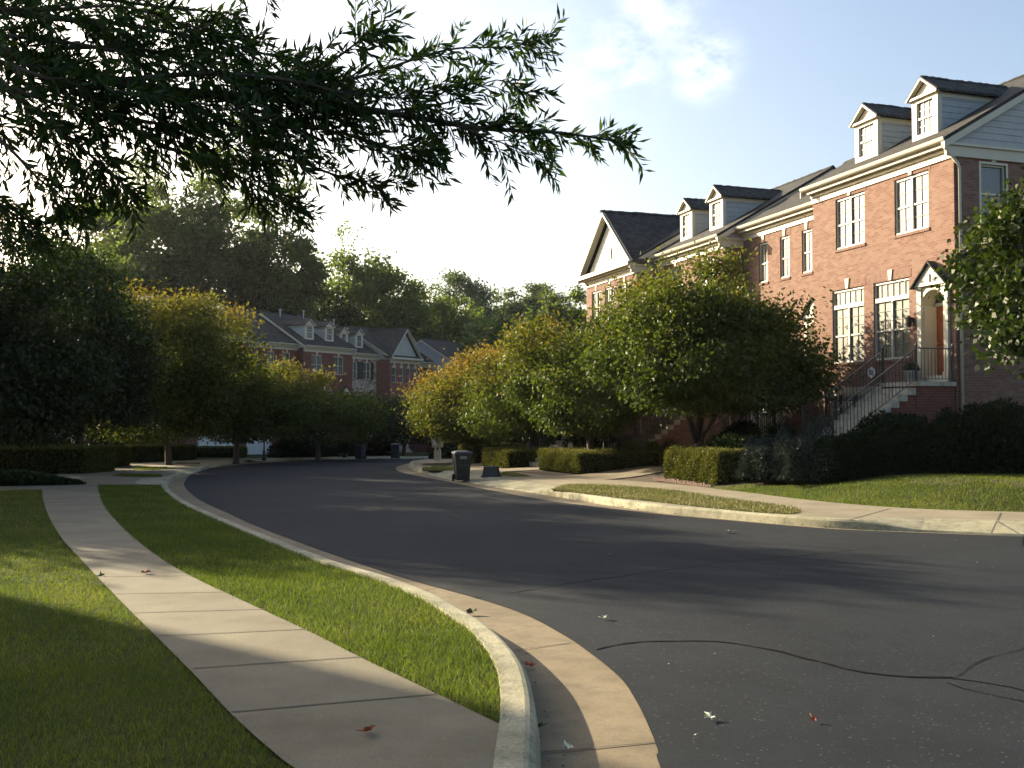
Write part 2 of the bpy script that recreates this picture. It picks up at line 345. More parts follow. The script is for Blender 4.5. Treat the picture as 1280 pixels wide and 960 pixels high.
M['paper'] = simple('notice_paper', (.75, .76, .78), .6)
M['terra'] = simple('planter_clay', (.20, .16, .12), .7, .2, 6)
M['galv'] = simple('galvanised', (.35, .36, .36), .5, .15, 5)
M['edgeb'] = simple('edging_brick', (.10, .055, .04), .9, .3, 14)
M['leafred'] = simple('dead_leaf', (.28, .07, .025), .8, .3, 30)
M['leafpale'] = simple('pale_leaf', (.55, .55, .42), .7, .2, 30)
M['leafgreen'] = simple('green_leaf', (.05, .08, .02), .7, .3, 30)
M['lampw'] = simple('lamp_glass', (.6, .58, .5), .3)

# ------------------------------------------------------------------ ground
def resample(pts, step):
    pts = [Vector(p) for p in pts]; out = [pts[0]]
    for a, b in zip(pts, pts[1:]):
        n = max(1, int((b-a).length/step))
        for i in range(1, n+1): out.append(a.lerp(b, i/n))
    return out
def smooth(pts, it=2):
    pts = [p.copy() for p in pts]
    for _ in range(it):
        q = [p.copy() for p in pts]
        for i in range(1, len(pts)-1): q[i] = (pts[i-1]+pts[i]*2+pts[i+1])/4
        pts = q
    return pts
def curve(pts, step=.3, it=6): return smooth(resample(pts, step), it)
def cr(pts, n=8):
    """Catmull-Rom through the 2d points"""
    pts = [Vector(p) for p in pts]; P = [pts[0]*2-pts[1]]+pts+[pts[-1]*2-pts[-2]]; out = []
    for i in range(1, len(P)-2):
        for k in range(n):
            t = k/n; a, b, c, d = P[i-1:i+3]
            out.append(.5*((2*b)+(c-a)*t+(2*a-5*b+4*c-d)*t*t+(3*b-a-3*c+d)*t**3))
    out.append(pts[-1]); return out
def sheet(name, pts, h, mat, kind='structure', parent=None, hfun=None):
    pts = [Vector((p[0], p[1], 0)) for p in pts]
    tris = tessellate_polygon([pts]); mb = MB()
    mb.add([(p.x, p.y, (hfun(p.x, p.y) if hfun else gz(p.x, p.y)+h)) for p in pts], [tuple(t) for t in tris])
    o = mb.build(name, mat, parent)
    me = o.data
    for pl in me.polygons:
        if pl.normal.z < 0: pl.flip()
    if not parent: tag(o, kind=kind)
    return o
def strip(name, A, B, hA, hB, mat, parent=None):
    mb = MB(); n = len(A)
    mb.add([(p.x, p.y, gz(*p)+hA) for p in A]+[(p.x, p.y, gz(*p)+hB) for p in B], [(i, i+1, n+i+1, n+i) for i in range(n-1)])
    o = mb.build(name, mat, parent)
    if not parent: tag(o, kind='structure')
    return o
def offset(pts, dist):
    out = []
    for i, p in enumerate(pts):
        t = (pts[min(i+1, len(pts)-1)]-pts[max(i-1, 0)]).normalized(); nrm = Vector((t.y, -t.x))
        out.append(p+nrm*(dist[i] if hasattr(dist, '__len__') else dist))
    return out
V2 = lambda x, y: Vector((x, y))

base = MB(); base.add([(-900, -60, .9), (900, -60, .9), (900, 130, -K*130-.09), (-900, 130, -K*130-.09), (900, 1500, -9), (-900, 1500, -9)], [(0,1,2,3), (3,2,4,5)])
for i in range(2): base.v[i] = (base.v[i][0], -60, K*60-.09)
tag(base.build('ground', M['lawn']), kind='structure')

# left: line where the kerb top meets the turf, near to far, then round the far side of the street
KI = cr([V2(-.10, -30), V2(-.10, -10), V2(-.10, -3), V2(-.09, 0), V2(-.09, 1.6), V2(-.08, 3)] + [G(*p, .15) for p in [(622, 960), (629, 905), (630, 859), (619, 820), (588, 784), (557, 763), (527, 745), (470, 722), (400, 700.5), (320, 669),
        (270, 648), (225, 627), (206, 612), (202, 604), (205, 598), (218, 592.5), (238, 587), (256, 582), (291, 576), (340, 573), (420, 571.5), (560, 570), (700, 568.5), (900, 567), (1250, 566)]], 10)
KI = resample(KI, .5)
def dist_to_px(p, lo, hi):   # helper for apron stretches, measured by index along the kerb line
    return lo <= p <= hi
def near_idx(line, q): return min(range(len(line)), key=lambda i: (line[i]-q).length)
def weights(line, segs, L=1.0):
    """1 inside the dropped-kerb stretches, blending over L metres"""
    s = [0]
    for a, b in zip(line, line[1:]): s.append(s[-1]+(b-a).length)
    w = []
    for i in range(len(line)):
        m = 0
        for (a, b) in segs:
            sa, sb = s[a], s[b]
            d = max(sa-s[i], s[i]-sb, 0); m = max(m, 1-min(d/L, 1))
        w.append(m)
    return w
def kerb(name, IL, side, segs, mat):
    """IL = inner (turf) line; side = +1 kerb face on the right of travel"""
    w = weights(IL, segs)
    rows = []
    for i, p in enumerate(IL):
        t = (IL[min(i+1, len(IL)-1)]-IL[max(i-1, 0)]).normalized(); n = Vector((t.y, -t.x))*side
        hk = .155*(1-w[i])+.035*w[i]
        prof = [(0.19, -.02), (.185, .0), (.165, hk*.75), (.135, hk*.95), (.11, hk), (-.02-.75*w[i], .1545*(1-w[i])+.146*w[i]), (-.03-.75*w[i], .08)]
        rows.append([Vector((p.x+n.x*d, p.y+n.y*d, gz(p.x, p.y)+h)) for d, h in prof])
    mb = MB(); k = len(rows[0]); mb.smooth = False
    mb.add([q for r in rows for q in r], [(i*k+j, i*k+j+1, (i+1)*k+j+1, (i+1)*k+j) for i in range(len(rows)-1) for j in range(k-1)])
    o = mb.build(name, mat); tag(o, kind='structure'); return o, w
def seg(line, a, b, h=.15):
    i, j = near_idx(line, G(*a, h)), near_idx(line, G(*b, h)); return (min(i, j), max(i, j))
segL = [(0, near_idx(KI, V2(-.08, 3.2))), seg(KI, (203, 604), (206, 598)), seg(KI, (225, 590), (245, 585)), seg(KI, (262, 580.5), (283, 577)), seg(KI, (320, 574), (345, 573)), seg(KI, (420, 571.5), (450, 571)), seg(KI, (490, 571), (520, 570.5))]
kerb('kerb_street_side', KI, 1, segL, M['curb'])
bi = offset(KI, .185)
AE = cr([V2(.72, -30), V2(.72, -10), V2(.72, -3), V2(.72, 0), V2(.72, 1.8), V2(.73, 3.3)] + [G(*p) for p in [(826, 960), (822, 937), (810, 906), (794, 874), (775, 847), (740, 818), (705, 794), (654, 767), (595, 747), (498, 720), (400, 687), (320, 657),
        (287, 642), (250, 625), (232, 610), (231, 602), (240, 592), (257, 586), (287, 582), (320, 579), (400, 574.5), (520, 573.3), (620, 572), (760, 570.3), (1250, 568)]], 10)
AE = resample(AE, .5)
# right: kerb base, near-right to far-left, round the island nose and away
RB = cr([V2(60, 2), V2(30, 8.5), V2(18, 12.6), V2(12.5, 14.5), V2(9.9, 15.4)] + [G(*p) for p in [(1280, 669.8), (1184, 665.5), (1080, 661.3), (1012, 657.3), (888, 646.3), (820, 639.8), (760, 631), (685, 618.5), (625, 609.5), (565, 599.5), (532, 592.5), (516, 587),
        (511, 582), (520, 578.5), (550, 576.2), (620, 574), (760, 571.5), (1250, 569)]], 10)
RB = resample(RB, .5)
RE = cr([V2(60, 1.8), V2(30, 8.3), V2(18, 12.45), V2(12.5, 14.35), V2(9.9, 15.25)] + [G(*p) for p in [(1280, 670.8), (1184, 667), (1080, 663), (1012, 659), (888, 648.2), (820, 642), (750, 634), (682, 625), (625, 615), (565, 603), (520, 594.3), (500, 589.8),
        (495, 585), (503, 581), (520, 578.0), (550, 575.6), (620, 573.5), (760, 571), (1250, 568.8)]], 10)
RE = resample(RE, .5)
RIL = offset(RB, .185)          # travel goes away-left, so the turf lies on the right hand of travel
segR = [(0, near_idx(RB, G(1150, 664.5))), seg(RB, (672, 616), (540, 594), 0), seg(RB, (522, 589), (515, 586.5), 0)]
kerb('kerb_house_side', RIL, -1, segR, M['curb'])
# asphalt sheet, between the two asphalt edges
road_poly = AE + list(reversed(RE)) + [V2(60, -30)]
sheet('road', road_poly, 0.0, M['asphalt'])
def pan(name, E_, B_):
    m = MB(); A = E_; Bq = []
    # pair by nearest
    for p in A: Bq.append(B_[near_idx(B_, p)])
    return strip(name, offset(A, 0), Bq, -.006, -.012, M['pan'])
g1 = pan('gutter_pan', offset(AE, .08), bi); g2 = pan('gutter', offset(RE, -.04), RB)

# ------- surface heights on the house side
O1 = V2(12.33, 27.72); DU = V2(-.308, .951); OUT = V2(-.951, -.308)
B = cr([V2(60, 8), V2(30, 13.6), V2(18, 16.9), V2(13, 18.2), V2(11, 18.8)] + [G(*p, .15) for p in [(1280, 640), (1132, 635), (1012, 625), (905, 612), (810, 602.5), (700, 595.5), (640, 590), (600, 585.5), (570, 582.5), (555, 579.5), (580, 577), (650, 575), (760, 573)]], 8)
Bn = np.array([tuple(p) for p in resample(B, .5)])
def hR(x, y):
    a = np.min(np.hypot(Bn[:, 0]-x, Bn[:, 1]-y)); b = -((x-O1.x)*OUT.x+(y-O1.y)*OUT.y); b = max(-b, 0)
    u = (x-O1.x)*DU.x+(y-O1.y)*DU.y
    i = np.argmin(np.hypot(Bn[:, 0]-x, Bn[:, 1]-y)); j = min(i+1, len(Bn)-1); i = j-1
    t = Bn[j]-Bn[i]; side = t[0]*(y-Bn[i][1])-t[1]*(x-Bn[i][0])
    if side > 0: a = 0
    R = .66-.35*min(max(u/20, 0), 1)
    q = a/(a+b+1e-6) if a > 0 else 0
    q = min(1, q*1.75); q = q*q*(3-2*q)
    return .13+(R-.13)*q
def zR(x, y): return gz(x, y)+hR(x, y)
mb = MB(); us = np.arange(-45, 42, .75); ws = np.arange(-16, 30, .75); idx = {}; vv = []; ff = []
def inside_yard(x, y):
    i = np.argmin(np.hypot(Bn[:, 0]-x, Bn[:, 1]-y)); j = min(i+1, len(Bn)-1); i = j-1
    t = Bn[j]-Bn[i]; s_ = t[0]*(y-Bn[i][1])-t[1]*(x-Bn[i][0]); L = np.hypot(*t)
    return -s_/L > -.9
for u in us:
    for w in ws:
        c = [(u, w), (u+.75, w), (u+.75, w+.75), (u, w+.75)]
        P = [O1+DU*a+OUT*b for a, b in c]
        if all(inside_yard(p.x, p.y) for p in P):
            ids = []
            for cc, p in zip(c, P):
                key = (round(cc[0]*100), round(cc[1]*100))
                if key not in idx: idx[key] = len(vv); vv.append((p.x, p.y, zR(p.x, p.y)-.012))
                ids.append(idx[key])
            ff.append(tuple(ids))
mb.smooth = True; mb.add(vv, ff); yo = mb.build('lawn_terrain', [M['lawn'], M['mulch']]); tag(yo, kind='structure')
for pl in yo.data.polygons:
    if pl.normal.z < 0: pl.flip()
# planting beds are mulch: near the houses
for pl in yo.data.polygons:
    c = pl.center; u = (c.x-O1.x)*DU.x+(c.y-O1.y)*DU.y; w = (c.x-O1.x)*OUT.x+(c.y-O1.y)*OUT.y
    if (w < 3.6+.5*math.sin(u*1.3) and w > -1) or u > 1.2: pl.material_index = 1
# driveways up to the garages
def driveway(a0, a1, b0, b1):
    mb = MB(); rows = []; w = 0.02
    while w < 14:
        f = min(1, w/6); f = f*f*(3-2*f); ua, ub = a0+(b0-a0)*f, a1+(b1-a1)*f
        P = [O1+DU*(ua+(ub-ua)*k/4)+OUT*w for k in range(5)]
        if not inside_yard(P[0].x, P[0].y) or not inside_yard(P[4].x, P[4].y): break
        rows.append([(p.x, p.y, max(zR(p.x, p.y)+.02, gz(*p)+.146)) for p in P]); w += .5
    mb.add([q for r in rows for q in r], [(i*5+k, i*5+k+1, i*5+k+6, i*5+k+5) for i in range(len(rows)-1) for k in range(4)]); tag(mb.build('driveway', M['apron']), kind='structure')
driveway(9.4, 12.4, 8.6, 11.6); driveway(15.6, 18.4, 16.8, 19.6); driveway(21.9, 24.6, 24.3, 26.8)
# concrete pavement on the house side
Bs = resample(B, .5); i0 = near_idx(RIL, V2(60, 2)); ILr = offset(RIL, 0)
wR = weights(RIL, segR)
inner = offset(RIL, [.02+.75*q for q in wR])
i1 = near_idx(inner, V2(8.6, 17.0)); i2 = near_idx(inner, G(650, 574.5)); b1 = near_idx(Bs, V2(9.9, 19.1)); cut = near_idx(inner, V2(-3.2, 44)); bcut = near_idx(Bs, V2(-1.2, 44))
pav_o = sheet('sidewalk_house_side', inner[i1:cut+1]+list(reversed(Bs[b1:bcut+1])), .15, M['apron'])
sheet('sidewalk_house_side', inner[cut:i2]+list(reversed(Bs[bcut:])), .15, M['apron'])
mb = MB(); A_ = inner[:i1+1]; n_ = len(A_); Bp = [Bs[:b1+1][round(k*b1/(n_-1))] for k in range(n_)]
mb.add([(p.x, p.y, gz(*p)+.15) for p in A_]+[(p.x, p.y, gz(*p)+.15) for p in Bp], [(k, k+1, n_+k+1, n_+k) for k in range(n_-1)]); tag(mb.build('sidewalk_house_side', M['apron']), kind='structure')
def patch(pts, n=6): return cr([G(*p, .15) for p in pts]+[G(*pts[0], .15)], n)[:-1]
V1 = patch([(688, 612.3), (712, 606.3), (760, 606.8), (835, 612.5), (910, 623.5), (985, 633.5), (1001, 639.5), (985, 642.8), (940, 640.5), (887, 635.2), (820, 627.6), (760, 621.2)])
Vb = patch([(624, 594.6), (626, 591.5), (640, 590.3), (655, 593.5), (664, 595.2), (645, 596)])
Vc = patch([(527, 587.3), (532, 584.2), (560, 583.7), (575, 585.5), (560, 588.3), (540, 588.9)])
Vd = patch([(526, 581.3), (533, 579.4), (560, 579.0), (563, 581.8), (545, 582.4)])
for q in (V1, Vb, Vc, Vd): sheet('verge', q, .156, M['lawn'])
# left side: turf sheet and pavement
wL = weights(KI, segL)
KIi = offset(KI, [-.02-.75*q for q in wL])
k_end = near_idx(KI, G(900, 567, .15))
sheet('turf', KIi + [V2(200, 160), V2(-300, 160), V2(-300, -30)], .125, M['lawn'])
LE = cr([G(*p, .145) for p in [(52, 612), (54, 625), (60, 643), (76, 671), (105, 703), (145, 745), (190, 790), (240, 840), (290, 893), (340, 938), (372, 962)]] + [V2(-.60, 4.0), V2(-.2, 3.45), V2(-.12, 3.2)], 6)
REd = cr([G(*p, .145) for p in [(628, 906.5), (540, 864), (460, 826), (380, 786), (300, 749), (235, 718), (190, 690), (150, 656), (128, 628), (122, 606)]], 6)
far_in = KIi[near_idx(KI, G(204, 606, .15)):near_idx(KI, G(350, 573, .15))]
kb = KIi[near_idx(KI, V2(-.08, 3.1)):near_idx(KI, G(628.5, 905, .15))]
far_back = [G(*p, .145) for p in [(345, 572.6), (300, 573.5), (250, 575), (205, 577), (160, 580), (112, 586), (70, 593), (54, 600), (20, 606), (-60, 612), (-60, 618), (20, 612)]]
walk = kb + REd + [G(205, 605.5, .145)] + far_in + far_back + LE
sheet('sidewalk', walk, .145, M['walk'])
Lv = [[(140, 594.8), (152, 592.3), (200, 593.2), (203, 595.8), (170, 596.2)], [(166, 587), (176, 583.9), (205, 584.2), (220, 585.5), (190, 587.4)], [(214, 580), (222, 577.9), (250, 578.2), (250, 580.2)], [(285, 575.6), (295, 574.4), (330, 573.8), (335, 574.4)]]
Lvp = [[G(*p, .15) for p in q] for q in Lv]
for q in Lvp: sheet('verge', q, .151, M['lawn'])
# joints and cracks
def ribbon(mb, pts, w, h):
    P = [Vector(p) for p in pts]; A = offset(P, w/2); C = offset(P, -w/2); n = len(P)
    mb.add([(p.x, p.y, gz(*p)+h) for p in A]+[(p.x, p.y, gz(*p)+h) for p in C], [(i, i+1, n+i+1, n+i) for i in range(n-1)])
mb = MB()
for a, b in [((290, 889.5), (546, 867)), ((242, 835), (450, 820.5)), ((199, 794.5), (380, 786)), ((169, 765.5), (330, 761)), ((146, 742), (290, 739.5)), ((124, 720.5), (259, 719)), ((101, 689), (203, 687.3)), ((75, 666), (162, 664.5)), ((60, 645), (137, 644)), ((55, 628), (127, 627.5))]:
    ribbon(mb, [G(*a, .149), G(*b, .149)], .016, .149)
mb.build('sidewalk_joints', M['joint']); tag(bpy.data.objects['sidewalk_joints'], kind='structure')
mb = MB()
for a, b in [((642, 812.5), (713, 803.5)), ((678, 940), (819, 928)), ((523, 738.5), (547, 735))]: ribbon(mb, [G(*a, -.004), G(*b, -.004)], .014, -.003)
for a, b in [((1060, 650), (1112, 635.8)), ((1239, 667), (1251, 641)), ((905, 637), (930, 626))][:2]: ribbon(mb, [G(*a, .154), G(*b, .154)], .03, .154)
tag(mb.build('pavement_joints', M['joint']), kind='structure')
rng = np.random.default_rng(3)
def crack(name, pts, w):
    P = resample([G(*p) for p in pts], .12); P = [p+V2(rng.normal()*.028, rng.normal()*.028) for p in P]; P = smooth(P, 1)
    ws = [w*(.15+.65*rng.random()) for _ in P]; A = offset(P, [q/2 for q in ws]); C = offset(P, [-q/2 for q in ws]); mb = MB(); n = len(P)
    mb.add([(p.x, p.y, gz(*p)+.004) for p in A]+[(p.x, p.y, gz(*p)+.004) for p in C], [(i, i+1, n+i+1, n+i) for i in range(n-1)]); tag(mb.build(name, M['tar']), kind='structure')
crack('road_crack', [(735, 810), (790, 805), (850, 801), (890, 801), (960, 812), (1040, 832), (1110, 845), (1185, 848)], .055)
crack('road_crack', [(1185, 848), (1200, 838), (1215, 828), (1250, 818), (1290, 806)], .018)
crack('road_crack', [(1185, 848), (1230, 856), (1300, 866)], .03)
crack('road_crack', [(1175, 852), (1230, 868), (1300, 884)], .03)
crack('road_crack', [(595, 748), (650, 740), (720, 728), (790, 718), (840, 711), (900, 703), (1000, 695), (1100, 684)], .03)

# ------------------------------------------------------------------ houses
PITCHR = .575; EAVE = 9.05; DEP = 10.0
def rz(y, e=EAVE+.2): return e+PITCHR*(.4-y)          # roof surface height at local y (front slope)
def window_mesh(w, parent, mat_i=None, yoff=0.0):
    """one window in its opening: sash frames and pane, sill and head as sub-parts"""
    x0, x1, z0, z1 = w['r']; kind = w.get('k', 'pair'); gl = w.get('glass', 'blind'); fr = MB(); cx = (x0+x1)/2
    ya, yb = -.105+yoff, -.045+yoff; t = .055
    arch = kind == 'arch'
    fr.box(x0, x0+t, ya, yb, z0, z1); fr.box(x1-t, x1, ya, yb, z0, z1); fr.box(x0+t, x1-t, ya, yb, z1-t*1.3, z1); fr.box(x0+t, x1-t, ya, yb+.02, z0, z0+t)
    zt = z1-t*1.3
    if kind == 'trans':
        zb = z1-.62; fr.box(x0+t, x1-t, ya, yb+.012, zb, zb+.13); zt = zb
        for k in range(1, 6):
            xx = x0+(x1-x0)*k/6; fr.box(xx-.008, xx+.008, ya+.01, ya+.032, zb+.13, z1-t*1.3)
    if kind in ('pair', 'trans'): fr.box(cx-.032, cx+.032, ya, yb+.012, z0+t, zt); halves = [(x0+t, cx-.032), (cx+.032, x1-t)]
    else: halves = [(x0+t, x1-t)]
    for a, b in halves:
        zm = (z0+zt)/2; fr.box(a, b, ya+.01, yb-.012, zm-.025, zm+.025)
        nx = 2 if b-a < .75 else 3
        fr.mi = 2
        for k in range(1, nx): xx = a+(b-a)*k/nx; fr.box(xx-.006, xx+.006, ya+.011, ya+.03, z0+t, zm-.025); fr.box(xx-.006, xx+.006, ya+.011, ya+.03, zm+.025, zt)
        for lo, hi in ((z0+t, zm-.025), (zm+.025, zt)):
            nz = 2 if hi-lo < .85 else 3
            for k in range(1, nz): zz = lo+(hi-lo)*k/nz; fr.box(a, b, ya+.0095, ya+.0285, zz-.007, zz+.007)
        fr.mi = 0
    fr.mi = 1; fr.box(x0+.01, x1-.01, ya-.012, ya+.008, z0+.01, z1-.01); fr.mi = 0
    if arch:
        r = (x1-x0)/2; pts = [(cx+r*math.cos(a), ya+.0, z1+r*.85*math.sin(a)) for a in np.linspace(0, math.pi, 9)]
        fr.prism(pts, (0, .12, 0))
    o = fr.build('window', [M['white'], M[gl], M['munt']], parent)
    s = MB(); s.box(x0-.05, x1+.05, -.03+yoff, .035+yoff, z0-.09, z0-.003); s.build('sill', M[w.get('sillm', w.get('headm', 'soldier'))], o)
    if w.get('head', True):
        k = MB(); hh = .26
        if not arch:
            k.mi = 0; k.box(x0-.10, cx-.085, .003+yoff, .008+yoff, z1+.004, z1+hh); k.box(cx+.085, x1+.10, .003+yoff, .008+yoff, z1+.004, z1+hh)
        k.mi = 1; zb = z1+(.0 if not arch else (x1-x0)*.43)
        k.add([(cx-.06, .0+yoff, zb+.006), (cx+.06, .0+yoff, zb+.006), (cx+.10, .0+yoff, zb+hh+.06), (cx-.10, .0+yoff, zb+hh+.06), (cx-.06, .04+yoff, zb+.006), (cx+.06, .04+yoff, zb+.006), (cx+.10, .04+yoff, zb+hh+.06), (cx-.10, .04+yoff, zb+hh+.06)],
              [(0,1,2,3),(4,5,6,7),(0,1,5,4),(1,2,6,5),(2,3,7,6),(3,0,4,7)])
        k.build('lintel', [M[w.get('headm', 'soldier')], M['key']], o)
    return o
def wall_front(mb, w, z0, z1, holes, y=0.0, rev=.12):
    xs = sorted({0, w, *[h[0] for h in holes], *[h[1] for h in holes]}); zs = sorted({z0, z1, *[h[2] for h in holes], *[h[3] for h in holes]})
    for a, b in zip(xs, xs[1:]):
        for c, d in zip(zs, zs[1:]):
            mx_, mz = (a+b)/2, (c+d)/2
            if any(h[0] < mx_ < h[1] and h[2] < mz < h[3] for h in holes): continue
            mb.add([(a, y, c), (b, y, c), (b, y, d), (a, y, d)], [(0, 1, 2, 3)])
    for h in holes:
        a, b, c, d = h[:4]; e = y-rev
        mb.add([(a, y, c), (a, e, c), (a, e, d), (a, y, d)], [(0,1,2,3)]); mb.add([(b, y, c), (b, e, c), (b, e, d), (b, y, d)], [(3,2,1,0)])
        mb.add([(a, y, d), (b, y, d), (b, e, d), (a, e, d)], [(0,1,2,3)]); mb.add([(a, y, c), (b, y, c), (b, e, c), (a, e, c)], [(3,2,1,0)])
def house(label, orig, rot, w, slab, wallm='brick', wins=(), dormers=(), door=None, doorm='door', garage=None, gable=False, gablem='sidg', frontgm='sidc', group=None,
          soldier='soldier', sidewins=(), pipe=True, vents=(), name='brick_house', shutters=False, drpglass='blind', ovr=.12, ovl=.12):
    h = thing(name, label, 'house', (orig.x, orig.y, slab), rot, group)
    holes = [tuple(q['r']) for q in wins]
    if garage: holes.append((garage[0], garage[1], 0.0, 2.15))
    if door is not None: holes.append((door-.47, door+.47, 2.6, 5.12))
    mb = MB(); wall_front(mb, w, -1.2, EAVE, holes)
    e = .004
    sh = [(-q[1], -q[0], q[2], q[3]) for q in sidewins]
    # right side wall in its own plane x=0 (y from 0 to -DEP), with openings
    ys = sorted({-DEP, 0, *[q[0] for q in sh], *[q[1] for q in sh]}); zs = sorted({-1.2, EAVE, *[q[2] for q in sh], *[q[3] for q in sh]})
    for a, b in zip(ys, ys[1:]):
        for c, d in zip(zs, zs[1:]):
            if any(q[0] < (a+b)/2 < q[1] and q[2] < (c+d)/2 < q[3] for q in sh): continue
            mb.add([(e, a, c), (e, b, c), (e, b, d), (e, a, d)], [(0, 1, 2, 3)])
    mb.add([(w-e, 0, -1.2), (w-e, -DEP, -1.2), (w-e, -DEP, EAVE), (w-e, 0, EAVE)], [(0,1,2,3)])
    mb.add([(e, -DEP, -1.2), (w-e, -DEP, -1.2), (w-e, -DEP, EAVE), (e, -DEP, EAVE)], [(0,1,2,3)])
    mb.build('wall', M[wallm], h)
    # dark room behind the openings
    # gable ends in siding
    zr = rz(-DEP/2)
    g = MB()
    for x in (e*1.5, w-e*1.5): g.prism([(x, 0, EAVE+.003), (x, -DEP, EAVE+.003), (x, -DEP, rz(0)-.13), (x, -DEP/2, zr-.13), (x, 0, rz(0)-.13)], ((.05 if x < 1 else -.05), 0, 0))
    g.build('gable_end', M[gablem], h)
    r = MB(); a, b = -ovr, w+ovl
    for sgn in (0, 1):
        y0, y1 = (.42, -DEP/2) if not sgn else (-DEP-.42, -DEP/2); z0, z1 = rz(.42), zr
        r.add([(a, y0, z0), (b, y0, z0), (b, y1, z1), (a, y1, z1), (a, y0, z0-.11), (b, y0, z0-.11), (b, y1, z1-.11), (a, y1, z1-.11)], [(0,1,2,3), (4,5,6,7), (0,1,5,4), (0,3,7,4), (1,2,6,5)])
    ro = r.build('roof', M['shx'], h)
    rs = random.Random(int(orig.x*100)+5)
    rg = MB()
    xx = a
    while xx < b-.05:
        wd = rs.uniform(.11, .2); rg.taper(xx+wd/2, -DEP/2, zr-.06, zr+.03+rs.uniform(0, .025), wd/2-.004, .14, wd/2-.004, .02); xx += wd
    rg.build('ridge_cap', M['shx'], ro)
    for vx, vy, vh in vents:
        c = MB(); c.tube([(vx, vy, rz(vy)-.1), (vx, vy, rz(vy)+vh)], .06, 8); c.tube([(vx, vy, rz(vy)+vh), (vx, vy, rz(vy)+vh+.12)], .11, 8); c.build('vent_pipe', M['galv'], ro)
    # trim: frieze, soffit, gutter, rake boards
    t = MB(); t.box(.0, w, .003, .05, EAVE-.32, EAVE-.02); t.box(-.0, w, .05, .30, EAVE-.03, EAVE+.06); t.box(0, w, .05, .11, EAVE-.14, EAVE-.03)
    for x in (a, b-.03):
        for s2 in (0, 1):
            y0, y1 = (.42, -DEP/2) if not s2 else (-DEP-.42, -DEP/2); z0, z1 = rz(.42)-.115, zr-.115; xo = -.012 if x < 1 else .012
            t.add([(x+xo, y0, z0), (x+.03+xo, y0, z0), (x+.03+xo, y1, z1), (x+xo, y1, z1), (x+xo, y0, z0-.2), (x+.03+xo, y0, z0-.2), (x+.03+xo, y1, z1-.2), (x+xo, y1, z1-.2)], [(0,1,2,3), (4,5,6,7), (0,3,7,4), (1,2,6,5), (0,1,5,4)])
    t.box(-.06, .0, -DEP, .30, EAVE-.30, EAVE-.0); t.box(-.12, -.0, -DEP, .42, EAVE+.0, EAVE+.07)
    t.build('cornice', M['trim'], h)
    gt = MB(); gt.prism([(a, .30, EAVE+.065), (a, .40, EAVE+.065), (a, .45, EAVE+.12), (a, .47, EAVE+.2), (a, .43, EAVE+.2), (a, .40, EAVE+.14), (a, .30, EAVE+.10)], (b-a, 0, 0)); gt.build('gutter', M['trim'], h)
    if pipe:
        dp = MB(); dp.tube([(-.02, .36, EAVE+.09), (-.03, .36, EAVE-.05), (-.07, -.08, EAVE-.5), (-.07, -.13, EAVE-.65), (-.07, -.13, -.9)], .045, 6); dp.build('downpipe', M['trim'], h)
    for q in wins:
        q = dict(q); q.setdefault('headm', soldier); window_mesh(q, h)
        if shutters:
            x0, x1, z0, z1 = q['r']
            for xa in (x0-.42, x1+.06):
                s = MB(); s.box(xa, xa+.36, .004, .04, z0, z1)
                for k in range(14): zz = z0+.08+(z1-z0-.16)*k/13; s.box(xa+.04, xa+.32, .04, .048, zz-.02, zz+.02)
                s.build('shutter', M['shutter'], h)
    for q in sidewins:
        y0, y1, z0, z1 = -q[1], -q[0], q[2], q[3]; f = MB(); t_ = .055
        f.box(.05, .11, y0, y0+t_, z0, z1); f.box(.05, .11, y1-t_, y1, z0, z1); f.box(.05, .11, y0+t_, y1-t_, z1-t_, z1); f.box(.05, .11, y0+t_, y1-t_, z0, z0+t_); f.box(.055, .10, y0+t_, y1-t_, (z0+z1)/2-.03, (z0+z1)/2+.03)
        f.box(-.012, .004, y0-.07, y0, z0-.07, z1+.07); f.box(-.012, .004, y1, y1+.07, z0-.07, z1+.07); f.box(-.012, .004, y0, y1, z1, z1+.07); f.box(-.03, .004, y0, y1, z0-.07, z0)
        f.mi = 1; f.box(.105, .115, y0, y1, z0, z1); o_ = f.build('window', [M['trim'], M['dark']], h)
        k = MB(); cy = (y0+y1)/2; k.mi = 0; k.box(-.008, .001, y0-.2, cy-.1, z1+.075, z1+.33); k.box(-.008, .001, cy+.1, y1+.2, z1+.075, z1+.33); k.mi = 1
        k.prism([(-.03, cy-.07, z1+.075), (-.03, cy+.07, z1+.075), (-.03, cy+.11, z1+.4), (-.03, cy-.11, z1+.4)], (.03, 0, 0)); k.build('lintel', [M['soldierd'], M['trim']], o_)
    # dormers
    for (cx, dw, yf, apex) in dormers:
        zb = rz(yf)-.02; ze = zb+1.25; d = MB(); ap = ze+apex
        yb = .4-((ze+.0)-(EAVE+.2))/PITCHR; yap = .4-((ap+.05)-(EAVE+.2))/PITCHR
        x0, x1 = cx-dw/2, cx+dw/2
        for xa, s_ in ((x0, 1), (x1, -1)):
            d.mi = 0; d.add([(xa, yf-.02, zb-.3), (xa, yf-.02, ze), (xa, yb-.1, ze), (xa, yb-.1, ze-.3)], [(0,1,2,3)])
            d.mi = 1; d.box(min(xa, xa-s_*.02), max(xa, xa-s_*.02), yb+.05, yf-.14, ze-.16, ze-.01); d.box(xa-.02 if s_ > 0 else xa-.0, xa if s_ > 0 else xa+.02, yf-.14, yf+.02, zb-.05, ze-.0)
        d.mi = 1; ww = dw/2-.17
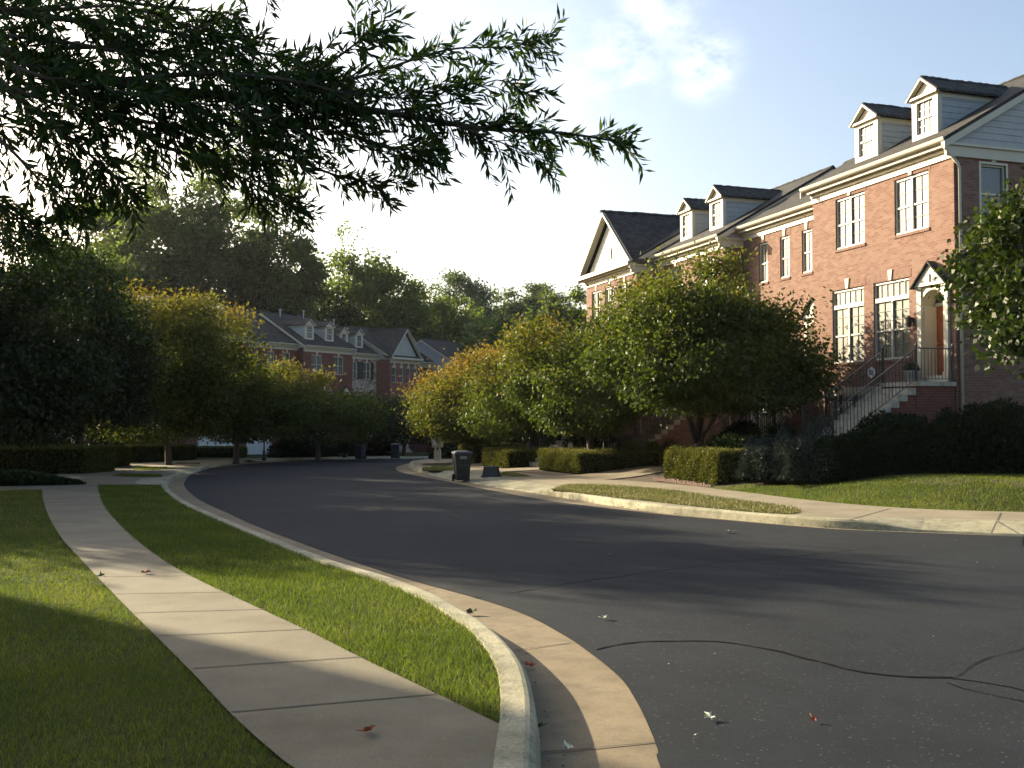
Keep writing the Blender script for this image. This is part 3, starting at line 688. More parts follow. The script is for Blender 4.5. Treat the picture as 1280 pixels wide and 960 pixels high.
        d.box(x0, cx-ww, yf-.05, yf+.02, zb-.05, ze); d.box(cx+ww, x1, yf-.05, yf+.02, zb-.05, ze); d.box(cx-ww, cx+ww, yf-.05, yf+.02, ze-.14, ze); d.box(cx-ww, cx+ww, yf-.05, yf+.03, zb-.05, zb+.14)
        d.prism([(x0-.02, yf-.03, ze), (x1+.02, yf-.03, ze), (cx, yf-.03, ap)], (0, .04, 0))
        # cornice of the little pediment
        for sx in (-1, 1): d.bar((cx+sx*(dw/2+.13), yf+.09, ze-.02), (cx, yf+.09, ap+.10), .16, .05)
        d.box(x0-.12, x1+.12, yf+.02, yf+.13, ze-.03, ze+.035)
        dm = d.build('dormer', [M['sidb'], M['trim']], h)
        f = MB(); f.box(cx-ww, cx-ww+.04, yf-.06, yf-.01, zb+.14, ze-.14); f.box(cx+ww-.04, cx+ww, yf-.06, yf-.01, zb+.14, ze-.14); zm = (zb+ze)/2; f.box(cx-ww+.04, cx+ww-.04, yf-.06, yf-.012, zm-.03, zm+.03)
        for k in (1, 2): xx = cx-ww+2*ww*k/3; f.box(xx-.008, xx+.008, yf-.055, yf-.035, zb+.14, ze-.14)
        for zz in ((zb+.14+zm)/2, (ze-.14+zm)/2): f.box(cx-ww+.04, cx+ww-.04, yf-.054, yf-.036, zz-.008, zz+.008)
        f.mi = 1; f.box(cx-ww, cx+ww, yf-.08, yf-.057, zb+.12, ze-.12); f.build('window', [M['white'], M[drpglass]], dm)
        r = MB(); o_ = .16
        for sx in (-1, 1):
            p0 = (cx+sx*(dw/2+o_), yf+.16, ze-.02); p1 = (cx, yf+.16, ap+.10); p2 = (cx, yap-.3, ap+.10); p3 = (cx+sx*(dw/2+o_), yb-.15, ze-.02)
            r.prism([p0, p1, p2, p3], (0, 0, .07))
        yy = yf+.14
        while yy > yap:
            l = rs.uniform(.10, .16); r.taper(cx, yy-l/2, ap+.11, ap+.18+rs.uniform(0, .03), .09, l/2-.004, .02, l/2-.004); yy -= l
        r.build('dormer_roof', M['shy'], dm)
    if gable:
        gw = w/2; ga = EAVE+.2+2.75; fg = MB(); cx = w/2; yf = .02; zb = EAVE-.0
        fg.mi = 0; fg.prism([(.12, yf, zb+.10), (w-.12, yf, zb+.10), (cx, yf, ga-.35)], (0, -.1, 0))
        fg.mi = 1; fg.box(-.1, w+.1, yf+.02, .5, zb+.03, zb+.22)
        for sx in (-1, 1): fg.bar((cx+sx*(gw+.12), .26, zb+.16), (cx, .26, ga-.05), .30, .08)
        aw = .28; pts = [(cx+aw*math.cos(a_), .03, zb+1.05+aw*math.sin(a_)) for a_ in np.linspace(0, math.pi, 11)]; pts = [(cx+aw, .03, zb+.75)]+pts+[(cx-aw, .03, zb+.75)]
        fg.prism(pts, (0, .05, 0)); fg.mi = 2; pts2 = [(cx+(q[0]-cx)*.7, .082, zb+1.0+(q[2]-zb-1.0)*.7) for q in pts]; fg.prism(pts2, (0, .005, 0))
        fgo = fg.build('front_gable', [M[frontgm], M['trim'], M['galv']], h)
        yb = .4-(ga-(EAVE+.2))/PITCHR; r = MB()
        for sx in (-1, 1): r.prism([(cx+sx*(gw+.22), .32, EAVE+.14), (cx, .32, ga+.0), (cx, yb-.2, ga), (cx+sx*(gw+.22), -.4, EAVE+.14)], (0, 0, .1))
        yy = .5
        while yy > yb: l = rs.uniform(.12, .2); r.taper(cx, yy-l/2, ga+.05, ga+.15+rs.uniform(0, .03), .12, l/2-.004, .02, l/2-.004); yy -= l
        r.build('gable_roof', M['shy'], fgo)
    if garage:
        x0, x1 = garage; f = MB(); f.box(x0, x1, -.09, -.05, 0.0, 2.15)
        for k in range(1, 4): f.box(x0+.02, x1-.02, -.05, -.045, 2.15*k/4-.012, 2.15*k/4+.012)
        n = max(2, int((x1-x0)/.62))
        for k in range(4):
            for j in range(n):
                xa = x0+(x1-x0)*(j+.12)/n; xb = x0+(x1-x0)*(j+.88)/n; f.box(xa, xb, -.05, -.038, 2.15*k/4+.09, 2.15*(k+1)/4-.09)
        gd = f.build('garage_door', M['garage'], h)
        c = MB(); c.box(x0-.12, x0, .003, .03, 0, 2.15); c.box(x1, x1+.12, .003, .03, 0, 2.15); c.box(x0-.2, x1+.2, .003, .05, 2.15, 2.42); c.build('frame', M['trim'], gd)
    if door is not None:
        f = MB(); dx0, dx1, z0, z1 = door-.40, door+.40, 2.66, 4.68; yb = -.42
        f.box(dx0, dx1, yb-.05, yb, z0, z1)
        for (a_, b_) in ((dx0+.09, door-.04), (door+.04, dx1-.09)):
            for (c_, d_) in ((z0+.15, z0+.75), (z0+.88, z0+1.5), (z0+1.62, z0+1.9)):
                f.add([(a_, yb+.003, c_), (b_, yb+.003, c_), (b_, yb+.003, d_), (a_, yb+.003, d_), (a_+.05, yb+.025, c_+.05), (b_-.05, yb+.025, c_+.05), (b_-.05, yb+.025, d_-.05), (a_+.05, yb+.025, d_-.05)], [(4,5,6,7),(0,1,5,4),(1,2,6,5),(2,3,7,6),(3,0,4,7)])
        do = f.build('door', M[doorm], h)
        k = MB(); k.tube([(dx1-.09, yb, z0+.95), (dx1-.09, yb+.06, z0+.95)], .03, 8); k.build('handle', M['brass'], do)
        s = MB(); R_ = .47; zs_ = 4.68
        arc = [(door+R_*math.cos(a_), zs_+R_*.95*math.sin(a_)) for a_ in np.linspace(0, math.pi, 17)]
        # reveal (jambs and barrel) behind the wall face
        s.box(door-.47, door-.40, -.47, .003, 2.6, zs_); s.box(door+.40, door+.47, -.47, .003, 2.6, zs_); s.box(door-.40, door+.40, -.47, .03, 2.45, 2.655)
        s.box(door-.40, door+.40, -.46, -.36, zs_, zs_+.09)
        for (a1, c1), (a2, c2) in zip(arc, arc[1:]): s.add([(a1, .05, c1), (a2, .05, c2), (a2, -.47, c2), (a1, -.47, c1)], [(0,1,2,3)])
        # front panel with arched opening: ring quads out to a rectangle
        rect = []
        for a_ in np.linspace(0, math.pi, 17):
            cx_, sz_ = math.cos(a_), math.sin(a_); q = min(.60/max(abs(cx_), 1e-6), .66/max(sz_, 1e-6)); rect.append((door+cx_*q, zs_+sz_*q))
        for i in range(16):
            s.add([(arc[i][0], .05, arc[i][1]), (rect[i][0], .05, rect[i][1]), (rect[i+1][0], .05, rect[i+1][1]), (arc[i+1][0], .05, arc[i+1][1])], [(0,1,2,3)])
        for sx in (-1, 1):
            x_ = door+sx*.535; s.box(x_-.085, x_+.085, .003, .09, 2.47, 5.18); s.box(x_-.11, x_+.11, .003, .12, 2.47, 2.75); s.box(x_-.12, x_+.12, .003, .13, 5.18, 5.26)
        s.box(door-.45, door+.45, .003, .055, 5.14, 5.20)
        s.prism([(door-.66, .006, 5.24), (door+.66, .006, 5.24), (door, .006, 5.86)], (0, .16, 0))
        s.box(door-.03, door+.03, .166, .20, 5.34, 5.56)
        so_ = s.build('door_surround', M['trim'], h)
        r = MB()
        for sx in (-1, 1): r.prism([(door+sx*.76, .004, 5.20), (door, .004, 5.94), (door, .004, 5.885), (door+sx*.70, .004, 5.20)], (0, .25, 0))
        r.build('hood_roof', M['shy'], so_)
        g = MB(); g.prism([(p_[0], -.41, p_[1]) for p_ in [(door+.42*math.cos(a_), zs_+.09+.36*math.sin(a_)) for a_ in np.linspace(0, math.pi, 13)]], (0, -.02, 0)); g.mi = 1
        for a_ in (.45, 1.0, 1.57, 2.14, 2.7): g.bar((door+.12*math.cos(a_), -.40, zs_+.09+.12*math.sin(a_)), (door+.41*math.cos(a_), -.40, zs_+.09+.35*math.sin(a_)), .02)
        g.tube([(door+.12*math.cos(a_), -.40, zs_+.09+.12*math.sin(a_)) for a_ in np.linspace(0, math.pi, 9)], .012, 5); g.build('fanlight', [M['dark'], M['white']], h)
    return h
ROT1 = math.atan2(DU.y, DU.x)
def LP(u, o, z=0): p = O1+DU*u+OUT*o; return Vector((p.x, p.y, z))
GH = 'townhouses across the street on the right'
H1w = [dict(r=(3.95, 5.58, 3.22, 5.62), k='trans'), dict(r=(1.87, 3.49, 3.22, 5.62), k='trans'), dict(r=(3.88, 5.36, 6.96, 8.62)), dict(r=(1.01, 2.47, 6.94, 8.62))]
house('nearest red brick townhouse with an arched doorway, orange-brown door and two dormers', LP(0, 0), ROT1, 6.6, .05, 'brick', H1w, [(1.83, 1.05, -.62, .42), (4.54, 1.1, -.62, .42)], door=.83, garage=(2.9, 5.5),
      group=GH, sidewins=[(.94, 1.82, 6.95, 8.62)], vents=[(6.2, -4.0, .5)], frontgm='sidg')
n3 = [dict(r=(x-.31, x+.31, 6.9, 8.45), k='single') for x in (1.55, 2.95, 4.4)]
house('recessed red brick townhouse with three narrow upper windows, second from the right', LP(6.6, -.8), ROT1, 5.88, -.22, 'brick', n3+[dict(r=(2.9, 4.7, 3.22, 5.5), k='trans')], [], door=1.0, garage=(3.0, 5.5), group=GH, doorm='blackdoor', vents=[(2, -3.6, .5)])
house('red brick townhouse with two white dormers, third from the right behind the large pear tree', LP(12.5, 0), ROT1, 6.1, -.50, 'brick', [dict(r=(.9, 2.2, 6.96, 8.55), glass='dark'), dict(r=(3.6, 4.9, 6.96, 8.55)), dict(r=(2.6, 4.9, 3.22, 5.5), k='trans')],
      [(1.75, 1.05, -.62, .42), (4.4, 1.05, -.62, .42)], door=.95, garage=(2.8, 5.4), group=GH, doorm='blackdoor')
house('townhouse with a cream-sided front gable, at the far end of the near row', LP(18.62, 1.0), ROT1, 6.0, -.72, 'brick', [dict(r=(.7, 1.9, 6.9, 8.45)), dict(r=(2.4, 3.6, 6.9, 8.45)), dict(r=(4.1, 5.3, 6.9, 8.45)), dict(r=(2.6, 4.9, 3.22, 5.5), k='trans')],
      [], door=.95, garage=(2.8, 5.4), gable=True, frontgm='sidc', group=GH, doorm='blackdoor', pipe=True)
# left row
DL = V2(-.53, -.848); OL = V2(-17.5, 84.0)-DL*6.1; OUTL = V2(.848, -.53); ROTL = math.atan2(DL.y, DL.x)
def LL(u, o, z=0): p = OL+DL*u+OUTL*o; return Vector((p.x, p.y, z))
GL = 'shaded townhouses on the far side of the bend'
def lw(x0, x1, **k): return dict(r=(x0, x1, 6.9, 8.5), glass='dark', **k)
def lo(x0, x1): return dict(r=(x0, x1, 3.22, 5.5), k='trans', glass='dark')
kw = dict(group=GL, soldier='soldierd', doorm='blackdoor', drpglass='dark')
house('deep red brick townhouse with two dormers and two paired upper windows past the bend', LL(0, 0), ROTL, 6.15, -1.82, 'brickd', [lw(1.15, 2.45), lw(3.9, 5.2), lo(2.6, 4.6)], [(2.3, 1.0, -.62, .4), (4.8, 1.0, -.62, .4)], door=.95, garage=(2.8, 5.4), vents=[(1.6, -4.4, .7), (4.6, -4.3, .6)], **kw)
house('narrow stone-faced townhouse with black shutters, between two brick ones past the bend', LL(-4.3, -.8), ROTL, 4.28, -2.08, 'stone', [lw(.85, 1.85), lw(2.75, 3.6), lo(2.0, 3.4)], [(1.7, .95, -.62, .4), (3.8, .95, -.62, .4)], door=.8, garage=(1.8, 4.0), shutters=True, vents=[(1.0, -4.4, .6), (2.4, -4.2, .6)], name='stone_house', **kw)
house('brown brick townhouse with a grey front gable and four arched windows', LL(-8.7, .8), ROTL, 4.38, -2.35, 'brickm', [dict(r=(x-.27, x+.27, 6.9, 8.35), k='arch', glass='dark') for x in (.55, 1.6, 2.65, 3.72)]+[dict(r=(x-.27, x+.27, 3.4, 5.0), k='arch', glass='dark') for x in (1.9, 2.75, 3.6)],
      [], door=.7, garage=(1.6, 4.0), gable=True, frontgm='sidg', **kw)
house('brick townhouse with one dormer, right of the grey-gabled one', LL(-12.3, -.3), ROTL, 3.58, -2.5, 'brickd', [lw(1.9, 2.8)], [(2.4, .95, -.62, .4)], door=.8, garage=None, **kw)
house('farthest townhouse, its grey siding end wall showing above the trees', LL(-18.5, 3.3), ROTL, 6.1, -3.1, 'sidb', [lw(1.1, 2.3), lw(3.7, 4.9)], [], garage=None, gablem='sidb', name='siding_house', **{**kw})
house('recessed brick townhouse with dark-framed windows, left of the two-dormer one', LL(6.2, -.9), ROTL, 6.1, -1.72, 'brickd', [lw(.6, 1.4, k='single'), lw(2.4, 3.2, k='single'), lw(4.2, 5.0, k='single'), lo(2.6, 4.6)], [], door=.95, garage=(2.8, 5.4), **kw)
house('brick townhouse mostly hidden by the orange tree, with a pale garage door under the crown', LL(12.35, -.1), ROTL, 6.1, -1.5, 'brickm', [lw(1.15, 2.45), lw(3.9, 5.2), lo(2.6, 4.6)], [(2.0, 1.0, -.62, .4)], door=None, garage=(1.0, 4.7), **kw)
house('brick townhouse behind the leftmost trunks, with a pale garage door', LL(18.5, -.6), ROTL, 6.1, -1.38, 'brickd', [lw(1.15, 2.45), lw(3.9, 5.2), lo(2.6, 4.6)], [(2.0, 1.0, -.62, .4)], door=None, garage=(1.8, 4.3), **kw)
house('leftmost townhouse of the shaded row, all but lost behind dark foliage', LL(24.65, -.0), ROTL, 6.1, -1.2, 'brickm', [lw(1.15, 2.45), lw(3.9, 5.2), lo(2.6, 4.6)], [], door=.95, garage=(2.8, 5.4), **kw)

# ------------------------------------------------------------------ front steps with railings
def rail(mb, a, b, h=.9, post0=True, post1=True, sp=.11):
    a = Vector(a); b = Vector(b); L = (Vector((a.x, a.y))-Vector((b.x, b.y))).length; up = Vector((0, 0, h))
    mb.bar(a+up, b+up, .035, .03); lo_ = Vector((0, 0, .08)); mb.bar(a+lo_, b+lo_, .025, .02)
    n = max(1, int(L/sp))
    for k in range(1, n): p = a.lerp(b, k/n); mb.bar(p+lo_, p+up, .013)
    for q, on in ((a, post0), (b, post1)):
        if on: mb.bar(q, q+Vector((0, 0, h+.08)), .05); mb.add([(q.x-.035, q.y-.035, q.z+h+.08), (q.x+.035, q.y-.035, q.z+h+.08), (q.x+.035, q.y+.035, q.z+h+.08), (q.x-.035, q.y+.035, q.z+h+.08), (q.x, q.y, q.z+h+.17)], [(0,1,4),(1,2,4),(2,3,4),(3,0,4),(0,3,2,1)])
def steps(label, loc, rot, group, top=2.45, x0=.0, x1=1.5, ld=1.35, n=13, base=.0, brickside=False):
    t = thing('front_steps', label, 'steps', loc, rot, group)
    r = (top-base)/(n+0.0); run = .275; c = MB()
    prof = [(0.01, base-.4), (0.01, top), (ld, top)]; y, z = ld, top
    for k in range(n-1): z -= r; prof += [(y, z), (y+run, z)]; y += run
    prof += [(y, base-.4)]
    # solid side prism built from columns so that no concave face is needed
    c.mi = 0
    c.box(x0+.04, x1-.04, .012, ld-.02, base-.4, top-.12); c.mi = 1; c.box(x0, x1, .01, ld+.02, top-.12, top)
    y, z = ld, top
    for k in range(n-1):
        z -= r; c.mi = 0; c.box(x0+.035, x1-.035, y+.0, y+run, base-.4-.0, z-.19) ; c.mi = 1; c.box(x0, x1, y+.021, y+run+.02, z-.19-(.001 if k % 2 else 0), z); y += run
    c.build('flight', [M['brickd' if not brickside else 'brick'], M['stepc']], t)
    ye = y
    for x in (x0+.06, x1-.06):
        q = MB(); rail(q, (x, ld-.05, top), (x, ye-.1, base+r), .92); q.build('railing', M['black'], t)
    q = MB(); rail(q, (x0+.06, .08, top), (x0+.06, ld-.1, top), .92, True, False); q.build('railing', M['black'], t)
    return t
GS = 'entrance steps of the near townhouses'
steps('entrance steps with black railings rising to the orange-brown arched door', LP(0, 0, .05), ROT1, GS, n=11, base=.5)
steps('brick-sided entrance steps beyond the spiky yucca', LP(6.6, -.8, -.22), ROT1, GS, x0=.25, x1=1.75, ld=.95, brickside=True)
steps('brick-sided entrance steps showing under the large pear tree', LP(12.5, 0, -.5), ROT1, GS, x0=.2, x1=1.7, brickside=True)
steps('entrance steps of the cream-gabled townhouse', LP(18.62, 1.0, -.72), ROT1, GS, x0=.2, x1=1.7, brickside=True)
GS2 = 'entrance steps of the shaded townhouses'
for lab, u, o, z in [('dim entrance steps of the two-dormer townhouse past the bend', 0, 0, -1.82), ('dim entrance steps of the stone-faced townhouse', -4.3, -.8, -2.08), ('dim entrance steps under the grey-gabled townhouse', -8.7, .8, -2.35), ('dim entrance steps of the recessed townhouse with three narrow upper windows on the left', 6.2, -.9, -1.72), ('dim entrance steps at the far left behind the hedge', 24.65, 0, -1.2)]:
    steps(lab, LL(u, o, z), ROTL, GS2, x0=.1, x1=1.6)

# fences on low walls
def fence(label, u0, u1, o, zb, h, slope=0):
    t = thing('iron_fence', label, 'fence', LP(u0, o, zb), ROT1); L = u1-u0
    w = MB(); w.box(0, L, -.12, .12, -1.2, -.09); w.build('brick_base', M['brickd'], t); c = MB(); c.box(-.03, L+.03, -.16, .16, -.088, 0); c.build('coping', M['stepc'], t)
    q = MB(); q.bar((0, 0, h-.1), (L, 0, h-.1-slope), .03); q.bar((0, 0, .1), (L, 0, .1-slope*0), .03); n = int(L/.12)
    for k in range(n+1): x = L*k/n; q.bar((x, 0, .0), (x, 0, h-.02-slope*k/n), .016)
    q.build('pickets', M['black'], t)
    for x in (0, L/2, L): p = MB(); p.bar((x, .0, 0), (x, .0, h+.06-slope*x/L), .06); p.build('post', M['black'], t)
fence('black iron fence between the nearest steps and the garage', 1.62, 3.0, 2.1, .95, 1.15)
fence('black iron fence beside the spiky yucca, in front of a pale garage door', 5.95, 8.0, 2.0, .88, 1.05)

# ------------------------------------------------------------------ foliage
def sphere_dirs(rng, n): return norm(rng.normal(size=(n, 3)))
def tree(name, label, x, y, z0, H, R, trunk_h, tr, nleaf, ls, leafm, seed, group=None, barkm='bark', zc=None, rzf=None, tint0=.25, tinttop=.35, nclu=170, lumps=.24, forks=6, shell=.5, cat='tree', asp=.5, droop=.5, lean=(0, 0), open_=1.0, ry=None, zbot=None):
    rng = np.random.default_rng(seed); t = thing(name, label, cat, (x, y, z0), 0, group)
    ry = ry or R
    zb = zbot if zbot is not None else trunk_h*.75; zc = zc or (H*.52+zb*.48); rup = H-zc; rdn = zc-zb
    # lumpy envelope
    ph = rng.normal(size=(10, 3))*2.2; pa = rng.random(10)*6.28
    def env(D): return 1+lumps*np.sin(D@ph.T+pa).sum(1)/2.4
    def place(D, f):
        e = env(D)*f; P = D*e[:, None]; P[:, 0] = P[:, 0]*R+lean[0]; P[:, 1] = P[:, 1]*ry+lean[1]
        P[:, 2] = np.where(P[:, 2] > 0, P[:, 2]*rup, P[:, 2]*rdn)+zc; return P
    D = sphere_dirs(rng, nclu); f = shell+(1-shell)*rng.random(nclu)**.6; f = np.minimum(f, .97); f = np.where(rng.random(nclu) < .14, f*1.13, f); C = place(D, f)
    # limbs
    mb = MB(); base_pts = [(0, 0, -.3), (0, 0, 0), (tr*.2*rng.normal(), tr*.2*rng.normal(), trunk_h*.5), (tr*.4*rng.normal(), tr*.4*rng.normal(), trunk_h)]
    mb.tube(base_pts, [tr*1.45, tr*1.2, tr*.95, tr*.9], 9); top = Vector(base_pts[-1]); limbs = []
    for k in range(forks):
        a = 2*math.pi*(k+rng.random()*.5)/forks; el = rng.uniform(.5, 1.15) if k else 1.5
        d = np.array([[math.cos(a)*math.cos(el), math.sin(a)*math.cos(el), math.sin(el)]]); e = place(d, np.array([.82]))[0]; e = Vector(e)
        m1 = top.lerp(e, .35)+Vector((d[0][0], d[0][1], 0))*R*.08; m2 = top.lerp(e, .7)+Vector((rng.normal()*.05*R, rng.normal()*.05*R, 0))
        st = top-Vector((0, 0, trunk_h*.18*rng.random()))
        mb.tube([st, m1, m2, e], [tr*.55, tr*.38, tr*.22, tr*.06], 6); limbs.append([st, m1, m2, e])
    LPn = np.array([tuple(L[i].lerp(L[i+1], q)) for L in limbs for i in range(3) for q in (0, .33, .66)])
    for c in C[:: max(1, nclu//90)]:
        dd = np.linalg.norm(LPn-c, axis=1)+np.maximum(LPn[:, 2]-c[2], 0)*1.5; j = LPn[np.argmin(dd)]; m = (j+c)/2+rng.normal(size=3)*.04*R
        mb.tube([j, m, c], [tr*.14, tr*.09, tr*.02], 4, cap=False)
    mb.build('trunk', M[barkm], t)
    cs = R*.115*open_; per = rng.dirichlet(np.ones(nclu)*3); idx = rng.choice(nclu, nleaf, p=per)
    off = rng.normal(size=(nleaf, 3))*cs*np.array([1, 1, .7]); P = C[idx]+off
    rel = (P-np.array([lean[0], lean[1], zc]))/np.array([R, ry, max(rup, rdn)])
    keep = P[:, 2] > zb*.8; P = P[keep]; rel = rel[keep]; idx = idx[keep]; n = len(P)
    Dl = norm(rel)*.6+rng.normal(size=(n, 3))*.75; Dl[:, 2] -= droop
    ct = rng.random(nclu)
    L = ls*(.7+.6*rng.random(n)); V = leaf_verts(P, Dl, L, L*asp, rng)
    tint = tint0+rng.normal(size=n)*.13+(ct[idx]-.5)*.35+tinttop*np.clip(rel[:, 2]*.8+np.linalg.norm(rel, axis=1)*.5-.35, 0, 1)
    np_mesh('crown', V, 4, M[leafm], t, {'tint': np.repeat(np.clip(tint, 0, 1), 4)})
    return t
def pear(label, px, Y, H, R, seed, **k):
    x = (px-640)/F*Y; return tree('pear_tree', label, x, Y, zR(x, Y), H, R, 1.25, .16, **{**dict(nleaf=52000, ls=.15, leafm='pear', seed=seed, group='pear trees along the house side of the street', zc=3.6, tint0=.27, tinttop=.5, nclu=200, forks=7), **k})
def pear2(label, px, Y, H, R, seed, nleaf=50000, **k):
    x = (px-640)/F*Y
    a = dict(group='pear trees along the house side of the street', zc=H*.58, tint0=.27, tinttop=.5, nclu=300, forks=7, zbot=2.3); a.update(k)
    return tree('pear_tree', label, x, Y, zR(x, Y), H, R, 1.1, .15, nleaf, .155, 'pear', seed, **a)
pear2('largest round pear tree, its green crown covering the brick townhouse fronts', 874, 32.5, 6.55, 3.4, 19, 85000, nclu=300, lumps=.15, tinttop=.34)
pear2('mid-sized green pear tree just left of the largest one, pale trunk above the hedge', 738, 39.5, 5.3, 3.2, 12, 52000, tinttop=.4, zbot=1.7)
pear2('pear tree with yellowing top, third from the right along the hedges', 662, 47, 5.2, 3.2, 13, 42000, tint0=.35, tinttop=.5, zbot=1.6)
def pearo(label, px, Y, z, H, R, seed, nleaf, name='autumn_tree', **k):
    x = (px-640)/F*Y; a = dict(zc=H*.58, tint0=.42, tinttop=.55, nclu=280, forks=6, zbot=2.0); a.update(k)
    return tree(name, label, x, Y, z, H, R, k.pop('th', 1.3) if 'th' in k else 1.3, .15, nleaf, k.get('ls', .17), 'pearo', seed, **{q: w for q, w in a.items() if q not in ('ls', 'th')})
xx = (604-640)/F*53
pearo('orange and yellow tipped tree above the wheeled bin at the left end of the hedges', 604, 53, zR(xx, 53), 5.0, 3.5, 14, 42000, lumps=.26, zbot=1.3)
def left(label, px, Y, H, R, seed, nleaf, leafm='pear', name='street_tree', th=1.8, ls=.18, tint0=.25, tinttop=.2, **k):
    x = (px-640)/F*Y; return tree(name, label, x, Y, gz(x, Y)+.12, H, R, th, .16, nleaf, ls, leafm, seed, tint0=tint0, tinttop=tinttop, **{**dict(group='street trees on the shaded left side', nclu=260, zc=H*.58, zbot=2.1), **k})
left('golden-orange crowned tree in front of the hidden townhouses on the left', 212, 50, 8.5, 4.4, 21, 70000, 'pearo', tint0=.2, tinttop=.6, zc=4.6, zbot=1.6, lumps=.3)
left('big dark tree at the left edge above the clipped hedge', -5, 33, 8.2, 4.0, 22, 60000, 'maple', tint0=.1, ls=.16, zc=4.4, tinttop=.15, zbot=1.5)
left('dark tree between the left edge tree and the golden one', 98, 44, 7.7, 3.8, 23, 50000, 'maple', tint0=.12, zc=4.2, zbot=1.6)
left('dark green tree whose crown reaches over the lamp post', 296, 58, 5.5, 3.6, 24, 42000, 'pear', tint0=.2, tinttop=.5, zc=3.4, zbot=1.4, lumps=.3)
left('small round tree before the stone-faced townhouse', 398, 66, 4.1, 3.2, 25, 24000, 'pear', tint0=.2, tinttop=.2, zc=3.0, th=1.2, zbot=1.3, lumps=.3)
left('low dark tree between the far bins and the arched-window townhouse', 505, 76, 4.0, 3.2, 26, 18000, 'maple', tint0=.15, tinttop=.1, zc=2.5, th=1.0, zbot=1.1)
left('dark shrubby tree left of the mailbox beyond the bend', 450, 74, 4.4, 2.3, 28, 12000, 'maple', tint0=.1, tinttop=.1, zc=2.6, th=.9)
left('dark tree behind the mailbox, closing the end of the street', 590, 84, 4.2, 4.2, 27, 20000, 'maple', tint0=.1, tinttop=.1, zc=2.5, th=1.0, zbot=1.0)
# outside the frame on the left: the trees that shade the lawn and road
left('broad shade tree out to the left, beyond the frame', 640-1250*21/31, 31, 10.8, 4.3, 31, 30000, 'maple', ls=.26)
left('smaller shade tree out to the left, nearer the sidewalk and beyond the frame', 640-1250*18/26, 26, 7.0, 3.1, 32, 20000, 'maple', ls=.24, zbot=1.6)
left('shade tree out to the left behind the edge tree', -80, 41, 9.5, 4.5, 33, 26000, 'maple', ls=.26)
# trees at the right edge
tree('maple_tree', 'dark green maple at the right edge, half out of the picture', 11.7, 20.2, zR(11.7, 20.2), 6.2, 2.3, 2.3, .13, 30000, .13, 'maple', 41, zc=4.4, tint0=.32, tinttop=.25, nclu=160, asp=.8, zbot=2.7)

# background wood, each tree its own
def bt(label, px, Y, ytop, hw, seed, nleaf=15000, leafm='far', ls=.5, z0=-2.6, zbot=0, **k):
    x = (px-640)/F*Y; top = (518-ytop)*Y/F*1.07+1.6; R = hw*Y/F*1.12; nleaf = int(nleaf*1.7)
    k2 = dict(zc=(top-z0)*.60, lumps=.22, nclu=150, tint0=.35, tinttop=.35, group='tall trees behind the far townhouses', shell=.32, open_=1.08); k2.update(k)
    return tree('woodland_tree', label, x, Y, z0, top-z0, R, (top-z0)*.25, .35, nleaf, ls, leafm, seed, **k2)
bt('tallest backlit tree behind the left townhouses, sky showing through its crown', 245, 104, 208, 82, 51, 26000, forks=8, lumps=.28, shell=.3)
bt('loose tall tree at the left of the backlit group', 140, 108, 236, 62, 52, 16000)
bt('tall thin-crowned tree right of the tallest one', 352, 102, 268, 46, 53, 13000, lumps=.3)
bt('dark understorey tree behind the left townhouse roofs', 300, 100, 322, 60, 54, 12000, leafm='maple')
bt('round bright green tree behind the dormers of the far row', 452, 116, 318, 62, 55, 20000, leafm='lime' if False else 'far')
bt('dark low tree behind the roof of the stone-faced townhouse', 420, 112, 368, 46, 56, 9000, leafm='maple')
bt('leafy tree behind the grey gable', 556, 122, 370, 48, 57, 13000)
bt('broad haze-tinted tree on the skyline, left of three', 580, 150, 347, 46, 58, 14000, 'farhaze', ls=.5, lumps=.12)
bt('rounded haze-tinted tree on the skyline, middle of three', 656, 156, 354, 38, 59, 12000, 'farhaze', ls=.5, lumps=.12)
bt('small haze-tinted tree on the skyline, right of three', 705, 158, 366, 30, 60, 9000, 'farhaze', ls=.5, lumps=.12)
bt('pale lime-green tree behind the end of the far row', 590, 106, 408, 30, 61, 9000, 'lime')
bt('bright green tree between the far row and the pear trees', 632, 104, 396, 34, 62, 10000, 'lime', tint0=.2)
bt('green tree rising behind the pear trees', 690, 96, 386, 40, 63, 11000, 'far')
bt('dark tree filling the gap under the tall trees at the left', 200, 98, 330, 60, 64, 12000, 'maple')
bt('dark tree behind the left edge', 60, 95, 300, 70, 65, 14000, 'maple')
bt('dark tree under the round one, above the dormers', 500, 110, 392, 40, 66, 9000, 'maple')

